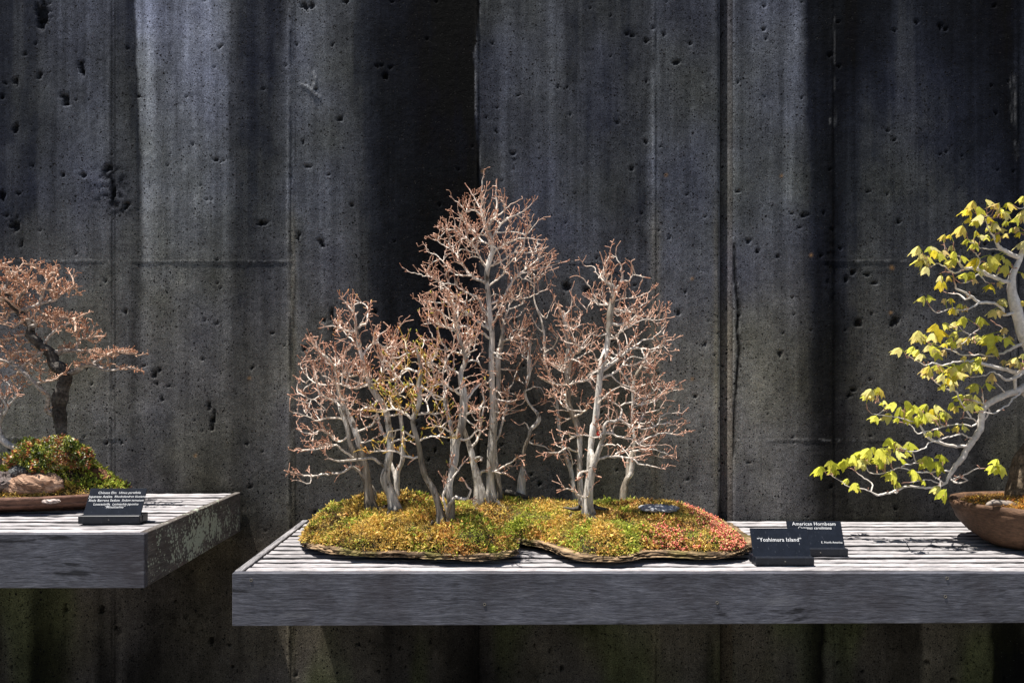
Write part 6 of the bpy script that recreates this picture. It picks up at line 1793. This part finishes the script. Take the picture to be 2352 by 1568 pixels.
def col_maple(pts, rr, r, td):
    g = np.array([.58, .51, .45]); w = np.array([.82, .77, .72]); tw = np.array([.42, .23, .17]); br = np.array([.10, .065, .04])
    n = fbm(pts[:, 0] * 22 + 3, pts[:, 2] * 22, 3)[:, None]
    base = g * (1 - n) + w * n
    big = sstep(.045, .056, rr)[:, None]
    base = base * (1 - big) + br * big
    t = (sstep(.05, .02, td) * sstep(.005, .0025, rr))[:, None]
    return np.clip((base * (1 - t) + tw * t) * r.uniform(.88, 1.12), 0, 1)
Rm = radii(sk, .0013)
A, Bm = tubes(sk, Rm, col_maple, nb=16, seed=40, flute=.07)
mtree = empty('maple_bonsai', tuple(sk.p[0]), 'leafy maple with pale bark and drooping yellow green leaves in the bowl', 'bonsai tree')
M['maplebark'] = make_attr('pale_maple_bark', 0.65, 60, 0.30, 150, 0.0014, 0.3)
A.build('trunk', M['maplebark'], mtree, smooth=True)
Bm.build('twigs', M['maplebark'], mtree)
lf.build('leaves', M['leaf'], mtree, smooth=True)
pet.build('leaf_stalks', M['leaf'], mtree)
r1 = Skel(); r1.trace([(2352+44,1160,20),(2370,1166,18),(2345,1175,16),(2325,1160,9),(2300,1158,9),(2282,1154,7),(2270,1158,5)], 2.28, 2.20, 0, attach=False, main=True)
A, Bq = tubes(r1, radii(r1), lambda p, rr, r_, td: np.full((len(p), 3), 1.0) * np.array([.30, .25, .21]), thick=.0001, flute=.12)
A.build('root', M['maplebark'], mtree, smooth=True)
# rough dark root flare at the foot
rf = Skel(); rf.trace([(2395,1180,90),(2392,1160,74),(2388,1130,66),(2385,1090,58),(2390,1050,46)], 2.30, 2.30, 0, attach=False, main=True)
A, Bq = tubes(rf, radii(rf), lambda p, rr, r_, td: np.array([[.10, .075, .05]]) * (0.5 + 2.0 * fbm(p[:, 0] * 90, p[:, 2] * 90, 3)[:, None]), thick=.0001, nb=24, flute=.16)
A.build('root_flare', M['darkbark'], mtree, smooth=True)

# ------------------------------------------------------------------ plant labels
def text_mesh(txt, size, x, z, shear=0.0, align='CENTER', bold=0.0, sx=1.0):
    cu = bpy.data.curves.new('lettering', 'FONT')
    cu.body = txt; cu.size = size; cu.shear = shear; cu.align_x = align; cu.align_y = 'CENTER'
    cu.offset = bold; cu.extrude = 0.0002; cu.resolution_u = 2; cu.space_character = 1.06
    ob = bpy.data.objects.new('lettering_tmp', cu); COL.objects.link(ob)
    dg = bpy.context.evaluated_depsgraph_get(); dg.update()
    me = bpy.data.meshes.new_from_object(ob.evaluated_get(dg))
    V = np.array([v.co for v in me.vertices]); Fq = [tuple(p.vertices) for p in me.polygons]
    bpy.data.objects.remove(ob); bpy.data.curves.remove(cu); bpy.data.meshes.remove(me)
    V[:, 0] = V[:, 0] * sx + x; V[:, 1] += z
    return V, Fq
def plaque(label, cx, yf, z, W, lines, yaw=0.0, Lp=.077, tilt=20, depth=.053, hb=.0225, pw=None, skew=0.0):
    rt = empty('plant_label', (cx, yf + depth / 2, z), label, 'sign', 'black plant name plaques')
    rt.rotation_euler = (0, 0, yaw)
    pw = pw or W
    def lo(V):  # local (x, y from front, z from shelf) to root space
        V = np.array(V, float); V[:, 1] -= depth / 2; return V
    def mk(name, V, Fq, mat, parent):
        me_o = mesh_obj(name, lo(V), Fq, mat, None); me_o.parent = parent; return me_o
    mb = MB()
    V, Fq = box(-W/2, W/2, 0, .0185, 0.0006, hb, .0014); mb.add(V, Fq)
    V, Fq = box(-W/2, W/2, .0235, depth, 0.0006, hb + .0012, .0014); mb.add(V, Fq)
    V, Fq = box(-W/2 + .001, W/2 - .001, .0180, .0240, 0.0010, .008, .0006); mb.add(V, Fq)
    base = mk('base', np.concatenate(mb.V), [f for f in mb.F][0:0] or sum([[tuple(r) for r in f] for f in mb.F], []), M['plaque'], rt)
    ang = np.linspace(0, 2 * np.pi, 13)[:-1]
    V = np.concatenate([np.stack([r * np.cos(ang), np.full(12, dy), hb * .5 + r * np.sin(ang)], -1) for r, dy in ((.0021, .0002), (.0021, -.0007), (.0012, -.0010))])
    q = [(a * 12 + b, a * 12 + (b + 1) % 12, (a + 1) * 12 + (b + 1) % 12, (a + 1) * 12 + b) for a in (0, 1) for b in range(12)] + [tuple(range(24, 36))]
    s_ = mesh_obj('screw', lo(V), q, M['screw'], None); s_.parent = base
    ca, sa = math.cos(math.radians(tilt)), math.sin(math.radians(tilt))
    def tilted(V, d=0.0):  # (x, up the plate, out of plate)
        V = np.array(V, float)
        L = V[:, 1] + .010
        return np.stack([V[:, 0] + skew * V[:, 1], .0205 + (L - .010) * sa - V[:, 2] * ca, hb - .002 + (L - .010) * ca + V[:, 2] * -sa * -1], -1)
    V, Fq = box(-pw/2, pw/2, -.008, Lp, -.0014, .0014, .0007)
    plate = mk('plate', tilted(V), Fq, M['plaque'], rt)
    mb = MB()
    for (txt, size, x, up, sh, al) in lines:
        V, Fq = text_mesh(txt, size, x, up, sh, al, bold=size * .004)
        V[:, 2] += .0017
        mb.add(V, Fq)
    lt = mesh_obj('lettering', lo(tilted(np.concatenate(mb.V))), sum([[tuple(r) for r in f] for f in mb.F], []), M['letters'], None)
    lt.parent = plate
    return rt
plaque('black plaque reading Yoshimura Island in front, beside the tip of the right slab', PX(1803.6, 2.011), 2.011, ZR, .1605,
       [('\u201cYoshimura Island\u201d', .0150, -.002, .0460, 0, 'CENTER'), (':', .008, .0525, .0350, 0, 'CENTER')], Lp=.0785)
plaque('black plaque reading American Hornbeam standing behind the other plaque on the right shelf', PX(1885, 2.1235), 2.1235, ZR, .1605,
       [('American Hornbeam', .0142, 0, .0700, 0, 'CENTER'), ('Carpinus caroliniana', .0112, 0, .0580, .25, 'CENTER'), ('E. North America', .0080, .0745, .0160, 0, 'RIGHT')], yaw=math.radians(-1.0), Lp=.0785)
plaque('slate grey plaque with five lines of plant names in front of the brown tray', PX(249, 2.071), 2.071, ZL, .1725,
       [('Chinese Elm', .0098, -.0030, .0650, 0, 'RIGHT'), ('Ulmus parvifolia', .0090, .0030, .0650, .25, 'LEFT'),
        ('Japanese Azalea', .0098, -.0120, .0538, 0, 'RIGHT'), ('Rhododendron kiusianum', .0086, -.0065, .0538, .25, 'LEFT'),
        ('Shale Barrens Sedum', .0098, .0120, .0428, 0, 'RIGHT'), ('Sedum ternatum', .0088, .0170, .0428, .25, 'LEFT'),
        ('Loosestrife', .0098, -.0130, .0318, 0, 'RIGHT'), ('Lysimachia japonica', .0088, -.0070, .0318, .25, 'LEFT'),
        ('\u201cMinutissima\u201d', .0098, .002, .0235, .25, 'CENTER')], yaw=math.radians(1.5), Lp=.078, pw=.1625, depth=.058, hb=.0235, skew=.10)
